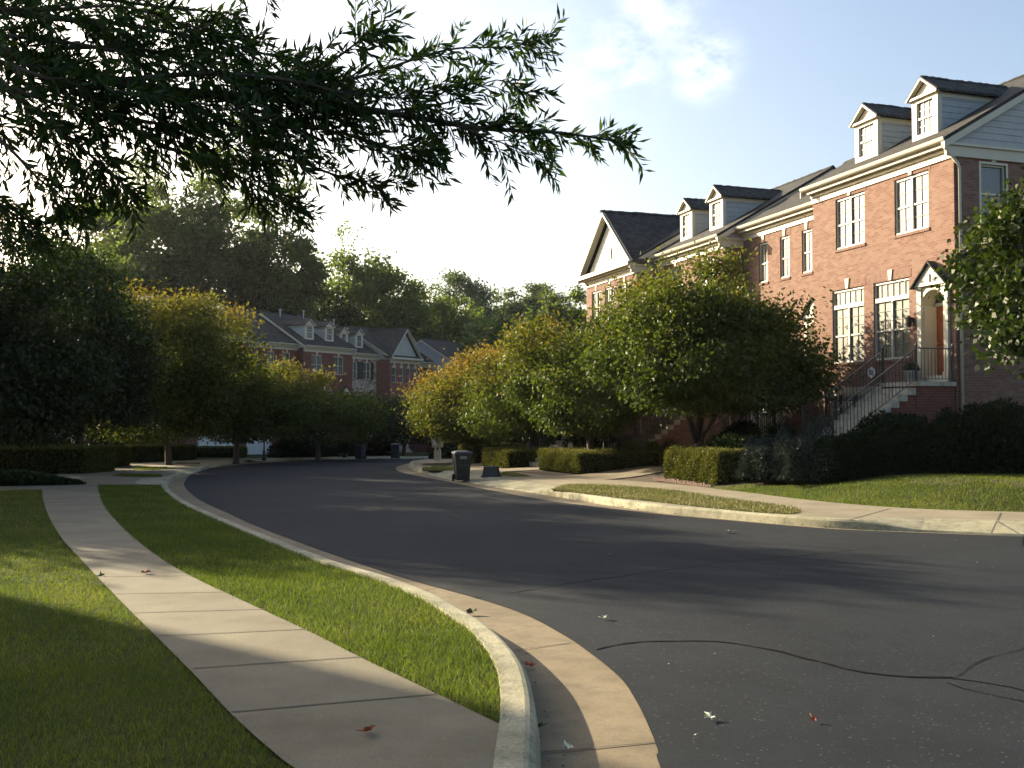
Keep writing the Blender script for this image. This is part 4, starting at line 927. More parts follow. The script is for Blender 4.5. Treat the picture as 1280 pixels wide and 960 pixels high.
# ------------------------------------------------------------------ hedges and shrubs
def hedge_box(label, cx, cy, rot, L, Wd, H, z, n, leafm='hedge', ls=.055, group=None, tint=.5, name='clipped_hedge', rough=.03, hz=None):
    rng = np.random.default_rng(int(abs(cx*77+cy*31))+3)
    A = [2*L*H, 2*Wd*H, L*Wd]; A = np.array(A)/sum(A); k = rng.choice(3, n, p=A); P = np.empty((n, 3)); Nn = np.zeros((n, 3))
    s = np.where(rng.random(n) < .5, -1, 1); a = rng.random(n)*2-1; b = rng.random(n)
    P[:, 0] = np.where(k == 1, s*L/2, a*L/2); P[:, 1] = np.where(k == 0, s*Wd/2, np.where(k == 1, a*Wd/2, (b*2-1)*Wd/2)); P[:, 2] = np.where(k == 2, H, b*H)
    Nn[k == 0, 1] = s[k == 0]; Nn[k == 1, 0] = s[k == 1]; Nn[k == 2, 2] = 1
    # round the box edges and make the surface uneven
    r = .14; q = P-np.array([0, 0, H/2]); hf = np.array([L/2, Wd/2, H/2]); ex = np.maximum(np.abs(q)-(hf-r), 0); ex[:, 2] = np.where(q[:, 2] > 0, ex[:, 2], 0)
    ln = np.linalg.norm(ex, axis=1); sc = np.where(ln > r, r/np.maximum(ln, 1e-6), 1)[:, None]; q = np.sign(q)*(np.minimum(np.abs(q), hf-r*(np.array([1, 1, 1])))+ex*sc*1.0+(0)) if True else q
    q[:, 2] = np.where(P[:, 2] < r, P[:, 2]-H/2, q[:, 2])
    wob = np.sin(P[:, 0]*3.1+1)*np.sin(P[:, 1]*2.7)*np.sin(P[:, 2]*4+.5)+.6*np.sin(P[:, 0]*7.3+P[:, 2]*6)
    P = q+np.array([0, 0, H/2])+Nn*(wob*rough+rng.normal(size=n)*.025)[:, None]
    D = Nn*.8+rng.normal(size=(n, 3))*.6; D[:, 2] += .35; L_ = ls*(.6+.8*rng.random(n)); V = leaf_verts(P-D*.3*ls, D, L_, L_*.6, rng)
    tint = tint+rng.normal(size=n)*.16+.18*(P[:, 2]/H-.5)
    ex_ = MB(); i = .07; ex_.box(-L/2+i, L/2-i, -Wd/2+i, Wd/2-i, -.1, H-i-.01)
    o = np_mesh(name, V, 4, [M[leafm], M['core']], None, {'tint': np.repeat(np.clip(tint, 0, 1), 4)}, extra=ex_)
    o.location = (cx, cy, z); o.rotation_euler = (0, 0, rot); return tag(o, label, 'hedge', group)
def blob(label, cx, cy, z, rx, ry, rz_, n, leafm, ls=.07, name='round_shrub', group=None, tint=.4, lumps=.08, up=.3, cat='shrub', seed=None, asp=.55, spike=0):
    rng = np.random.default_rng(seed or int(abs(cx*71+cy*37))+1); D = sphere_dirs(rng, n); D[:, 2] = np.abs(D[:, 2])*1.0-.12*(rng.random(n))
    ph = rng.normal(size=(8, 3))*3; pa = rng.random(8)*6; e = 1+lumps*np.sin(D@ph.T+pa).sum(1)/2
    f = (1-.22*rng.random(n)**2)*e; P = D*f[:, None]*np.array([rx, ry, rz_]); P[:, 2] = np.maximum(P[:, 2], 0)
    Dl = D*.8+rng.normal(size=(n, 3))*.55; Dl[:, 2] += up; L_ = ls*(.6+.8*rng.random(n)); V = leaf_verts(P, Dl, L_, L_*asp, rng)
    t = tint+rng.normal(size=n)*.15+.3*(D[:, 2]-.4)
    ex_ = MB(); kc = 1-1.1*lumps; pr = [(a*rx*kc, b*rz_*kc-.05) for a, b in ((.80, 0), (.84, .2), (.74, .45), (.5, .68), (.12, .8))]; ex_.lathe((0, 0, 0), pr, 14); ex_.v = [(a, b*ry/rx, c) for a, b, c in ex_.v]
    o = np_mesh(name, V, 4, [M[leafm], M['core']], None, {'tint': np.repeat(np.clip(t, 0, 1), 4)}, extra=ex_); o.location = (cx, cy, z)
    return tag(o, label, cat, group)
GHg = 'clipped hedges between the driveways on the right'
def bedhedge(label, x, y, Lu, Ln, H, n):
    """(x,y) near-left-street corner; runs Lu along the house row and Ln towards the houses"""
    c = V2(x, y)+DU*Lu/2-OUT*Ln/2; return hedge_box(label, c.x, c.y, ROT1, Lu, Ln, H, zR(c.x, c.y)-.06, n, group=GHg)
bedhedge('clipped sunlit hedge edged with bricks, nearest to the right-hand lawn', 5.95, 28.9, 3.5, 1.35, .98, 26000)
bedhedge('long low clipped hedge around the mid-sized pear tree', 2.45, 37.0, 4.6, 3.4, .75, 26000)
bedhedge('clipped hedge right of the wheeled bin', -.2, 44.6, 4.2, 3.4, .8, 20000)
bedhedge('far end hedge just behind the wheeled bin', -1.95, 51.5, 3.2, 3.4, .95, 14000)
GHl = 'clipped hedges on the shaded left side'
def hl(label, px0, px1, py, H, Wd, n, group=GHl):
    a, b = G(px0, py, .15), G(px1, py, .15); c = (a+b)/2; L = (b-a).length
    return hedge_box(label, c.x, c.y+Wd/2, math.atan2((b-a).y, (b-a).x), L, Wd, H, gz(c.x, c.y)+.12, n, 'hedge', group=group, tint=.42)
hl('long clipped hedge at the left edge, brighter along its top', -60, 106, 592, 1.02, 3.0, 30000)
hl('clipped hedge next right of the long one', 112, 141, 584, .95, 2.2, 9000)
hl('dark clipped hedge left of the golden tree trunk', 146, 196, 577.5, .95, 2.0, 10000)
hl('dark clipped hedge right of the golden tree trunk', 200, 233, 575, .9, 2.0, 8000)
hl('low dark hedge before the pale garage door', 240, 300, 571.5, .7, 2.0, 9000)
q = G(18, 606, .15); blob('low spreading ground-cover bush below the long left hedge', q.x-.6, q.y+.3, gz(*q)+.1, 2.3, 1.1, .38, 14000, 'yew', ls=.09, tint=.6)
# big evergreen shrubs before the nearest house
ev = [(1044, 26.2, .9, 1.05), (1068, 26.2, 1.0, 1.25), (1100, 26.3, 1.1, 1.4), (1143, 26.1, 1.15, 1.6), (1190, 26.0, 1.2, 1.85), (1243, 25.8, 1.25, 1.9), (1300, 25.6, 1.4, 1.9)]
labs = ['lowest dark evergreen shrub, left end of the mass before the nearest steps', 'low dark evergreen shrub, second from the left end of the mass', 'dark evergreen shrub hiding the foot of the nearest steps', 'dark evergreen shrub under the near corner of the stoop', 'tall dark evergreen shrub below the house corner downpipe', 'dark evergreen shrub against the side wall, at the right', 'dark evergreen shrub cut by the right edge of the picture']
for (px, Y, r, h), lb in zip(ev, labs):
    x = (px-640)/F*Y; blob(lb, x, Y, zR(x, Y)-.1, r, r*.9, h, 15000, 'yew', ls=.085, name='evergreen_shrub', group='dark evergreen shrubs before the nearest house', tint=.35, lumps=.1)
for px, Y, r, h, lb in [(788, 38.4, .6, 1.1, 'clipped ball shrub left of the big trunk, left one of the pair'), (812, 38.8, .55, 1.05, 'clipped ball shrub left of the big trunk, right one of the pair'), (837, 39.2, .6, 1.1, 'dark ball shrub directly left of the big trunk'), (690, 46, .6, .9, 'ball shrub behind the long low hedge, under the mid-sized pear tree'), (712, 45, .5, .9, 'smaller ball shrub under the mid-sized pear tree')]:
    x = (px-640)/F*Y; blob(lb, x, Y, zR(x, Y)-.05, r, r, h, 6500, 'hedge', ls=.06, group='ball shrubs behind the hedges', tint=.3, lumps=.03)
x = (905-640)/F*31; blob('loose bush round the foot of the largest pear tree', x+.4, 31.0, zR(x, 31)-.05, 1.1, .9, 1.3, 9000, 'yew', ls=.12, tint=.7, lumps=.2)
x = (925-640)/F*29.6; blob('leafy low shrub at the right end of the brick-edged hedge', x+.75, 29.2, zR(x, 29)-.05, .7, .6, .62, 5000, 'maple', ls=.10, tint=.5)
for px, Y, r, h, lb in [(966, 27.9, 1.0, 1.3, 'blue-grey dwarf spruce left of the dark shrubs, the left of two'), (1008, 26.6, 1.0, 1.2, 'blue-grey dwarf spruce beside the dark shrubs, the right of two')]:
    x = (px-640)/F*Y; blob(lb, x, Y, zR(x, Y)+.1, r, r*.9, h, 12000, 'spruce', ls=.10, name='dwarf_spruce', group='dwarf blue spruces', tint=.4, lumps=.22, asp=.25)
# dark screen of shrubs behind hedges, under the pears
for i, (px, Y, r, h, lb) in enumerate([(640, 56, 1.8, 1.8, 'dark bush behind the hedge right of the bin'), (700, 52, 1.8, 1.9, 'dark bush deep under the yellowing pear tree'), (755, 44, 1.5, 1.3, 'dark bush behind the pale pear trunk'), (915, 33.5, 1.1, 1.3, 'dark bush right of the big trunk'), (575, 66, 2.2, 1.7, 'dark bush beyond the mailbox'), (470, 78, 1.6, 1.5, 'dark bush between the far bins'), (425, 75, 1.5, 1.5, 'dark bush behind the leftmost far bin'), (370, 70, 1.6, 1.3, 'dark bush right of the lamp post'), (160, 62, 2.2, 1.8, 'dark bush under the trees behind the second left hedge'), (60, 50, 3.0, 2.6, 'big dark bush behind the long left hedge'), (-20, 44, 3.2, 2.4, 'dark bush at the left edge behind the long hedge')]):
    x = (px-640)/F*Y; z = zR(x, Y) if px > 600 else gz(x, Y)+.1
    blob(lb, x, Y, z, r, r*.8, h, 9000, 'yew', ls=.14, name='dark_bush', group='dark bushes in the planting beds', tint=.4, lumps=.2)
# yucca
Y = 29.8; x = (977-640)/F*Y; zz = zR(x, Y); yt = thing('yucca', 'spiky yucca on a short trunk before the iron fence', 'plant', (x, Y, zz))
mb = MB(); mb.tube([(0, 0, 0), (.03, 0, .5), (0, 0, 1.05)], [.09, .08, .07], 7); mb.build('stem', M['bark'], yt)
rng = np.random.default_rng(5); n = 170; D = sphere_dirs(rng, n); D[:, 2] = np.abs(D[:, 2])*.9-.15; P = np.tile([0, 0, 1.05], (n, 1))+D*.04
L_ = .62*(.8+.3*rng.random(n)); V = leaf_verts(P, D, L_, np.full(n, .045), rng, .1); np_mesh('leaves', V, 4, M['yew'], yt, {'tint': np.repeat(rng.random(n)*.6, 4)})

# ------------------------------------------------------------------ grass
def pip(P, poly):
    poly = np.array([tuple(p) for p in poly]); x, y = P[:, 0], P[:, 1]; ins = np.zeros(len(P), bool); j = len(poly)-1
    for i in range(len(poly)):
        xi, yi = poly[i]; xj, yj = poly[j]
        c = ((yi > y) != (yj > y)) & (x < (xj-xi)*(y-yi)/((yj-yi) if yj != yi else 1e-9)+xi); ins ^= c; j = i
    return ins
def grass(name, label, poly, h, bands, mat, hgt=.045, zf=None, dry=.0, seed=1, excl=()):
    """bands: (ymin, ymax, blades per m2, blade width); many blades, one object"""
    rng = np.random.default_rng(seed); poly = [Vector(p) for p in poly]; xs = [p.x for p in poly]; ys = [p.y for p in poly]; Vs = []; Ts = []
    for y0, y1, dens, bw in bands:
        a, b = max(y0, min(ys)), min(y1, max(ys))
        if b <= a: continue
        x0, x1 = max(min(xs), -.56*b-.5), min(max(xs), .56*b+.5); n = int((x1-x0)*(b-a)*dens)
        if n <= 0: continue
        P = np.stack([x0+(x1-x0)*rng.random(n), a+(b-a)*rng.random(n)], 1)
        P = P[(np.abs(P[:, 0]) < .56*P[:, 1]+.5)]; P = P[pip(P, poly)]
        for e in excl: P = P[~pip(P, e)]
        n = len(P); P = P+rng.normal(size=(n, 2))*.018
        z = -K*P[:, 1]+h if zf is None else np.array([zf(px_, py_) for px_, py_ in P])
        ang = rng.random(n)*6.283; lean = rng.normal(size=(n, 2))*.5; hh = hgt*(.55+.8*rng.random(n))
        S = np.stack([np.cos(ang), np.sin(ang)], 1)*bw*(.7+.6*rng.random(n))[:, None]/2
        V = np.zeros((n, 3, 3)); V[:, 0, :2] = P-S; V[:, 1, :2] = P+S; V[:, 0, 2] = V[:, 1, 2] = z-.004; V[:, 2, :2] = P+lean*hh[:, None]; V[:, 2, 2] = z+hh
        pt = .5*np.sin(P[:, 0]*1.7+P[:, 1]*.9)+.5*np.sin(P[:, 1]*2.3-P[:, 0]*1.1+1)+.4*np.sin(P[:, 0]*5.1+P[:, 1]*3.7)
        t = np.clip(.38+dry+.14*pt+rng.normal(size=n)*.2, 0, 1); Vs.append(V.reshape(-1, 3)); Ts.append(np.repeat(t, 3))
    o = np_mesh(name, np.vstack(Vs), 3, M[mat], None, {'tint': np.concatenate(Ts)}); return tag(o, label, 'grass', kind='stuff')
lawnL = LE[:-1] + [V2(-1.2, 1.6), V2(-12, 1.6), V2(-30, 30), G(-90, 608, .13)]
grass('lawn_grass', 'short mown grass left of the sidewalk', lawnL, .125, [(3.4, 6.5, 5200, .0045), (6.5, 10, 3000, .006), (10, 16, 1300, .009), (16, 30, 500, .016)], 'grass', .034, seed=1)
ki_a, ki_b = near_idx(KI, G(628.5, 905, .15)), near_idx(KI, G(206, 612, .15))
stripP = REd + [G(204, 606, .145)] + list(reversed(offset(KI, -.01)[ki_a:ki_b]))
grass('strip_grass', 'mown grass strip between the sidewalk and the kerb', stripP, .135, [(4, 7.5, 5200, .0045), (7.5, 11, 3000, .006), (11, 17, 1500, .009), (17, 30, 600, .016)], 'grass', .036, seed=2)
grass('verge_grass', 'thin dry grass of the verge on the far kerb', V1, .155, [(15, 30, 700, .014)], 'grassdry', .05, seed=3, dry=.1)
lawnR = [Vector(p) for p in B if p.y < 28.3 and p.x < 13] ; lawnR = lawnR + [V2(5.6, 28.4), V2(6.6, 28.4), V2(7.0, 27.0), V2(7.7, 25.8), V2(8.6, 25.0), V2(10.0, 24.6), V2(14, 24.0)]
grass('front_lawn_grass', 'sunlit mown grass before the nearest house', [p-V2(0, -.06) for p in lawnR], 0, [(15, 30, 700, .014)], 'grass', .05, zf=lambda a, b: zR(a, b)-.01, seed=4)
for i, q in enumerate(Lvp[:2]+[Vb, Vc]): grass('island_grass', ['grass sliver between the two nearest left driveways', 'second grass sliver between left driveways', 'grass tuft strip right of the toppled recycling tub', 'grass patch at the foot of the mailbox island'][i], q, .15, [(20, 70, 260, .03)], 'grassdry' if i > 1 else 'grass', .05, seed=5+i)

# ------------------------------------------------------------------ overhanging oak
def campt(px, py, dep):
    a = (px-640)/F; b = -(py-480)/F
    return Vector((a*dep, (math.cos(PITCH)-b*math.sin(PITCH))*dep, EYE+(math.sin(PITCH)+b*math.cos(PITCH))*dep))
def oak():
    rng = np.random.default_rng(77); t = thing('oak_tree', 'willow oak whose leafy limb hangs into the top left of the picture', 'tree', (-4.6, 6.2, gz(0, 6.2)+.1)); T = Vector(t.location)
    mb = MB(); mb.tube([(0, 0, -.3), (0, 0, 0), (.05, 0, 2), (.1, .05, 4), (0, 0, 7), (.1, 0, 9.5)], [.42, .30, .25, .22, .15, .05], 12)
    Br = [ # (px,py,depth) polylines, base radius
        ([(-330, -60, 5.6), (-80, 20, 5.2), (0, 62, 5.0), (60, 80, 5.0), (200, 112, 5.0), (350, 124, 5.1), (480, 140, 5.2), (600, 160, 5.3), (700, 166, 5.4), (778, 178, 5.5)], .045, 1.0),
        ([(300, 120, 5.0), (400, 108, 5.3), (470, 90, 5.5), (560, 62, 5.6), (640, 58, 5.7), (688, 42, 5.8)], .014, 1.0),
        ([(350, 118, 5.1), (410, 80, 4.9), (450, 50, 4.8), (488, 18, 4.8)], .010, 1.0),
        ([(200, 112, 5.0), (280, 152, 5.2), (350, 190, 5.3), (430, 222, 5.4), (500, 228, 5.4)], .018, 1.0),
        ([(40, 80, 5.0), (120, 130, 4.9), (200, 180, 4.9), (270, 205, 5.0), (330, 238, 5.1), (372, 262, 5.2)], .018, 1.0),
        ([(-60, 50, 5.2), (10, 110, 4.8), (70, 160, 4.7), (120, 200, 4.7), (165, 240, 4.8)], .020, 1.0),
        ([(-80, 120, 5.1), (0, 175, 4.8), (50, 225, 4.8), (100, 262, 4.9)], .014, .9),
        ([(-80, 190, 5.4), (-20, 240, 5.0), (20, 270, 5.0), (50, 290, 5.0)], .010, .9),
        ([(-80, 0, 5.4), (40, 20, 5.3), (150, 30, 5.3), (260, 50, 5.3), (350, 72, 5.3), (410, 84, 5.4)], .020, 1.2),
        ([(-60, -30, 5.6), (90, -8, 5.7), (180, 6, 5.7), (260, 14, 5.7), (300, 18, 5.6)], .016, 1.0),
        ([(150, 100, 4.9), (260, 92, 4.8), (360, 100, 4.8), (440, 118, 4.9), (520, 122, 5.0), (575, 110, 5.0)], .014, 1.2),
        ([(260, 118, 5.0), (360, 150, 4.9), (440, 170, 5.0), (500, 186, 5.1), (540, 188, 5.2)], .012, 1.2),
        ([(60, 60, 5.2), (160, 60, 5.4), (260, 76, 5.5), (340, 92, 5.6)], .014, 1.2),
        ([(120, 100, 4.8), (200, 150, 4.7), (280, 180, 4.7), (330, 205, 4.8)], .012, 1.2),
        ([(-60, 80, 4.6), (40, 120, 4.6), (110, 140, 4.6), (180, 150, 4.7), (240, 165, 4.7)], .012, 1.2),
        ([(480, 140, 5.2), (560, 128, 5.3), (620, 100, 5.4), (660, 118, 5.4)], .008, .9),
        ([(-60, 40, 4.9), (60, 50, 4.9), (180, 70, 4.9), (290, 96, 4.9), (380, 130, 4.9), (440, 150, 5.0)], .012, 1.2),
        ([(-40, 60, 4.5), (50, 95, 4.5), (130, 112, 4.5), (210, 124, 4.6), (300, 140, 4.7), (380, 176, 4.8)], .012, 1.2),
        ([(-40, 10, 4.8), (60, 12, 4.8), (150, 8, 4.9), (230, 30, 4.9), (300, 56, 5.0)], .012, 1.2),
        ([(-60, 120, 5.0), (-10, 140, 5.0), (40, 160, 5.0), (90, 190, 5.0), (110, 230, 5.0)], .012, 1.1),
        ([(250, -60, 5.0), (300, -28, 5.0), (335, -4, 5.0)], .008, .35),
        ([(560, 152, 5.2), (620, 176, 5.2), (680, 196, 5.2)], .008, .8)]
    LP_, LD_, mbT = [], [], MB()
    for pts, r0, dens in Br:
        P = [campt(*q)-T for q in pts]; P = [Vector(p) for p in cr3(P, 5)]; n = len(P)
        mb.tube(P, [r0*(1-.9*i/(n-1)) for i in range(n)], 6)
        seglen = sum((P[i+1]-P[i]).length for i in range(n-1)); nt_ = int(seglen/.0275*dens)
        for j in range(nt_):
            s = rng.random()**.85*(n-1.001); i = int(s); p = P[i].lerp(P[i+1], s-i); tg = (P[i+1]-P[i]).normalized()
            side = Vector(rng.normal(size=3)); side = (side-tg*side.dot(tg)).normalized(); d = (tg*rng.uniform(.35, 1.0)+side*rng.uniform(.3, .8)+Vector((0, 0, rng.uniform(-.35, .15)))).normalized()
            L = rng.uniform(.10, .34)*(1.15-.6*s/(n-1)); q1 = p+d*L*.55; q2 = p+d*L+Vector((0, 0, -.03)); mbT.tube([p, q1, q2], [.0035, .0025, .001], 3, cap=False)
            m = int(L/.014)
            for k in range(m):
                f = .12+.88*(k+rng.random())/m; c = p.lerp(q1, f*2) if f < .5 else q1.lerp(q2, f*2-1); sd = Vector(rng.normal(size=3)); sd = (sd-d*sd.dot(d)).normalized()
                LP_.append(tuple(c)); LD_.append(tuple(d*rng.uniform(.4, 1.1)+sd*rng.uniform(.5, .9)+Vector((0, 0, -.18))))
        for k in range(5): LP_.append(tuple(P[-1])); LD_.append(tuple((P[-1]-P[-2]).normalized()+Vector(rng.normal(size=3)*.4)))
    # upper crown above the frame
    for k in range(70):
        a = rng.random()*6.28; z = rng.uniform(5.6, 10.5); R = 3.2*math.sqrt(max(.1, 1-((z-7.5)/3.8)**2)); c = Vector((math.cos(a)*R*rng.uniform(.4, 1), math.sin(a)*R*rng.uniform(.4, 1), z))
        mb.tube([(0, 0, z-1.3 if z < 9.5 else 8.2), (c.x*.5, c.y*.5, z-.4), tuple(c)], [.05, .03, .008], 5)
        for q in range(140): LP_.append(tuple(c+Vector(rng.normal(size=3)*.45))); LD_.append(tuple(rng.normal(size=3)+np.array([0, 0, -.3])))
    mb.build('trunk', M['bark'], t)
    Pn, Dn = np.array(LP_), np.array(LD_); n = len(Pn); L_ = .086*(.6+.6*rng.random(n)); V = leaf_verts(Pn, Dn, L_, L_*.21, rng, .2)
    np_mesh('crown', V, 4, [M['oak'], M['bark']], t, {'tint': np.repeat(np.clip(.4+rng.normal(size=n)*.25, 0, 1), 4)}, extra=mbT)
    print('oak leaves', n)
def cr3(pts, n):
    P = [pts[0]*2-pts[1]]+list(pts)+[pts[-1]*2-pts[-2]]; o = []
    for i in range(1, len(P)-2):
        for k in range(n):
            t = k/n; a, b, c, d = P[i-1:i+3]; o.append(.5*((2*b)+(c-a)*t+(2*a-5*b+4*c-d)*t*t+(3*b-a-3*c+d)*t**3))
    o.append(pts[-1]); return o
oak()

# ------------------------------------------------------------------ things in the street
def wheeled_bin(label, x, y, z, rot, mat, open_=False, sc=1.0, group='wheeled bins at the kerb', printed=False):
    t = thing('wheeled_bin', label, 'bin', (x, y, z), rot, group); t.scale = (sc,)*3
    b = MB(); b.taper(0, 0, .06, .60, .22, .26, .255, .31); b.taper(0, 0, .60, .98, .262, .325, .30, .37); b.box(-.315, .315, -.385, .385, .95, 1.0)
    b.box(-.19, .19, -.335, -.30, .55, .62)
    b.build('body', M[mat], t)
    l = MB()
    if open_:
        l.smooth = False; l.prism([(-.32, .37, 1.0), (.32, .37, 1.0), (.32, -.02, 1.34), (-.32, -.02, 1.34)], (0, .05, .05))
    else:
        l.taper(0, -.01, 1.003, 1.05, .33, .41, .29, .35); l.taper(0, -.01, 1.05, 1.08, .27, .33, .20, .25); l.box(-.16, .16, -.46, -.415, 1.0, 1.035)
    l.build('lid', M[mat], t)
    h = MB(); h.tube([(-.26, .40, .93), (-.26, .46, .96), (.26, .46, .96), (.26, .40, .93)], .018, 6); h.build('handle', M[mat], t)
    for s in (-1, 1):
        w = MB(); w.tube([(s*.235, .27, .13), (s*.30, .27, .13)], .13, 14); w.build('wheel', M['rubber'], t)
    if printed:
        q = MB(); z1 = .86
        for row, (n_, zz) in enumerate(((7, .865), (9, .815))):
            for k in range(n_): q.box(-.12+.24*k/n_, -.12+.24*(k+.72)/n_, -.372, -.366, zz, zz+.03)
        o = q.build('print', M['lab'], t)
    return t
p = G(577, 602.5); wheeled_bin('dark wheeled bin with pale print standing at the near kerb', p.x, p.y+.2, gz(*p)+.0, math.radians(12), 'bin', printed=True)
p = G(450, 574.5); wheeled_bin('navy wheeled bin with its lid flung open, beyond the bend', p.x, p.y, gz(*p), math.radians(-20), 'binblue', True)
p = G(494, 574); wheeled_bin('closed navy wheeled bin beyond the bend, left of the mailbox', p.x, p.y, gz(*p), math.radians(5), 'binblue')
# recycling tub lying on its side
def tub(label, x, y, z, rot, tip):
    t = thing('recycling_tub', label, 'tub', (x, y, z), rot)
    b = MB(); h = .36
    # open tub, mouth up in its own frame
    b.taper(0, 0, 0, .02, .24, .18, .24, .18)
    o = [(.24, .18), (.24, -.18), (-.24, -.18), (-.24, .18)]; u = [(.30, .23), (.30, -.23), (-.30, -.23), (-.30, .23)]
    for i in range(4):
        j = (i+1) % 4; b.prism([(*o[i], 0), (*o[j], 0), (*u[j], h), (*u[i], h)], (-(o[i][0]+o[j][0])*.03, -(o[i][1]+o[j][1])*.03, 0))
    bo = b.build('body', M['bin'], t); r = MB()
    for a, c in (((-.32, -.25), (.32, -.25)), ((-.32, .25), (.32, .25)), ((-.32, -.25), (-.32, .25)), ((.32, -.25), (.32, .25))): r.bar((*a, h), (*c, h), .05, .035)
    ro = r.build('rim', M['bin'], t)
    l = MB(); l.box(-.16, -.06, -.225, -.218, .15, .22); lo_ = l.build('emblem', M['lab'], t)
    if tip:
        t.rotation_euler = (math.radians(180), 0, rot); t.location.z = z+h+.02
    return t
p = G(614, 597.5, .1); tub('black recycling tub turned upside down on the driveway apron right of the wheeled bin', p.x, p.y, gz(*p)+.14, math.radians(-8), True)
p = G(428.5, 573.8); tt = tub('small dark tub standing left of the open navy bin', p.x, p.y, gz(*p), 0, False)
# cluster mailbox
p = G(546, 575.6, .15); t = thing('mailbox', 'double mailbox on a pale wooden post at the end of the kerb island', 'mailbox', (p.x, p.y, gz(*p)+.14), math.radians(-6))
b = MB(); b.bar((-.07, 0, 0), (-.07, 0, .9), .11); b.bar((.13, .12, 0), (.13, .12, .9), .11); b.box(-.16, .22, -.08, .2, .0, .62); b.build('post', M['mailp'], t)
for dx, dy in ((-.06, 0), (.16, .12)):
    b = MB(); b.taper(dx-.02, dy, .80, 1.30, .16, .22, .22, .24); b.box(dx-.25, dx+.21, dy-.26, dy+.26, 1.30, 1.34); bo = b.build('box', M['mailg'], t)
    if dx < 0: q = MB(); q.box(dx-.09, dx+.05, -.262, -.25, .95, 1.16); q.build('notice', M['paper'], bo)
# street lamp
p = G(330, 575, .13); t = thing('street_lamp', 'slim black lamp post with a small lantern, before the pale garage doors', 'lamp post', (p.x, p.y, gz(*p)+.1))
b = MB(); b.lathe((0, 0, 0), [(.14, 0), (.14, .15), (.09, .25), (.07, .6), (.045, .65), (.04, 3.3), (.07, 3.32), (.03, 3.4)], 10); b.build('pole', M['black'], t)
b = MB(); b.lathe((0, 0, 3.4), [(.09, 0), (.17, .35), (.19, .38)], 8); b.build('lantern_glass', M['lampw'], t); b = MB(); b.lathe((0, 0, 3.79), [(.21, 0), (.12, .14), (.03, .2), (.02, .3)], 8); b.build('lantern_cap', M['black'], t)
# driveway edging bricks, the small white sign, planters, hose, wall lantern
c0 = V2(5.80, 28.72)
ed = thing('brick_edging', 'row of upright edging bricks along the foot of the sunlit hedge', 'edging', (c0.x, c0.y, zR(c0.x, c0.y)-.05), ROT1)
rr = random.Random(4)
for k in range(30):
    mb = MB(); x0 = k*.125; z_ = rr.uniform(-.02, .02); mb.box(x0, x0+.10, .05, .12, 0, .11+z_) ; o = mb.build('edging_brick', M['edgeb'], ed); o.rotation_euler = (rr.uniform(-.1, .1), 0, 0)
Y = 40.5; x = (713-640)/F*Y; s = thing('yard_sign', 'small round white sign on a stake among the hedge tops', 'sign', (x, Y, zR(x, Y)+0)); b = MB(); b.bar((0, 0, 0), (0, 0, .8), .02); b.build('stake', M['galv'], s)
b = MB(); b.prism([(.11*math.cos(a), 0, .92+.15*math.sin(a)) for a in np.linspace(0, 6.283, 15)[:-1]], (0, .015, 0)); b.build('panel', M['white'], s)
def planter(label, u, o, z, mat, r=.2, h=.38):
    q = LP(u, o, z); t = thing('planter', label, 'planter', tuple(q), ROT1, 'planters by the front doors'); b = MB(); b.lathe((0, 0, 0), [(r*.75, 0), (r, h*.9), (r*1.08, h*.92), (r*1.08, h), (r*.9, h), (r*.88, h-.04)], 14); b.build('pot', M[mat], t)
    rng = np.random.default_rng(int(u*10)+1); n = 500; D = sphere_dirs(rng, n); D[:, 2] = abs(D[:, 2]); P = D*np.array([r, r, .22])*rng.random((n, 1))**.4+np.array([0, 0, h]); L_ = .07*(.6+.6*rng.random(n))
    np_mesh('foliage', leaf_verts(P, D+rng.normal(size=(n, 3))*.5, L_, L_*.5, rng), 4, M['maple'], t, {'tint': np.repeat(rng.random(n), 4)})
planter('grey planter on the stoop beside the nearest railing', 1.30, .42, 2.5, 'galv', .2, .36)
planter('tall clay planter on the stoop beyond the yucca', 6.6+1.5, -.35, 2.23, 'terra', .2, .5)
q = LP(1.72, .0, 4.3); t = thing('wall_lantern', 'carriage lantern on the brick beside the arched door', 'lantern', tuple(q), ROT1); b = MB(); b.box(-.05, .05, .003, .03, -.1, .15); b.bar((0, .03, .1), (0, .14, .16), .02); b.taper(0, .15, -.14, .12, .04, .04, .075, .075); b.build('bracket', M['rubber'], t)
b = MB(); b.taper(0, .15, .125, .2, .09, .09, .015, .015); b.build('cap', M['black'], t)
q = LP(3.55, .0, 2.9); t = thing('hose_reel', 'coiled pale hose hung on the brick below the windows', 'hose', tuple(q), ROT1); b = MB()
for r_ in (.10, .13, .16): b.tube([(r_*math.cos(a), .06, r_*math.sin(a)) for a in np.linspace(0, 6.283, 17)], .014, 5)
b.build('hose', M['paper'], t); b = MB(); b.box(-.05, .05, .003, .05, -.05, .05); b.build('bracket', M['galv'], t)
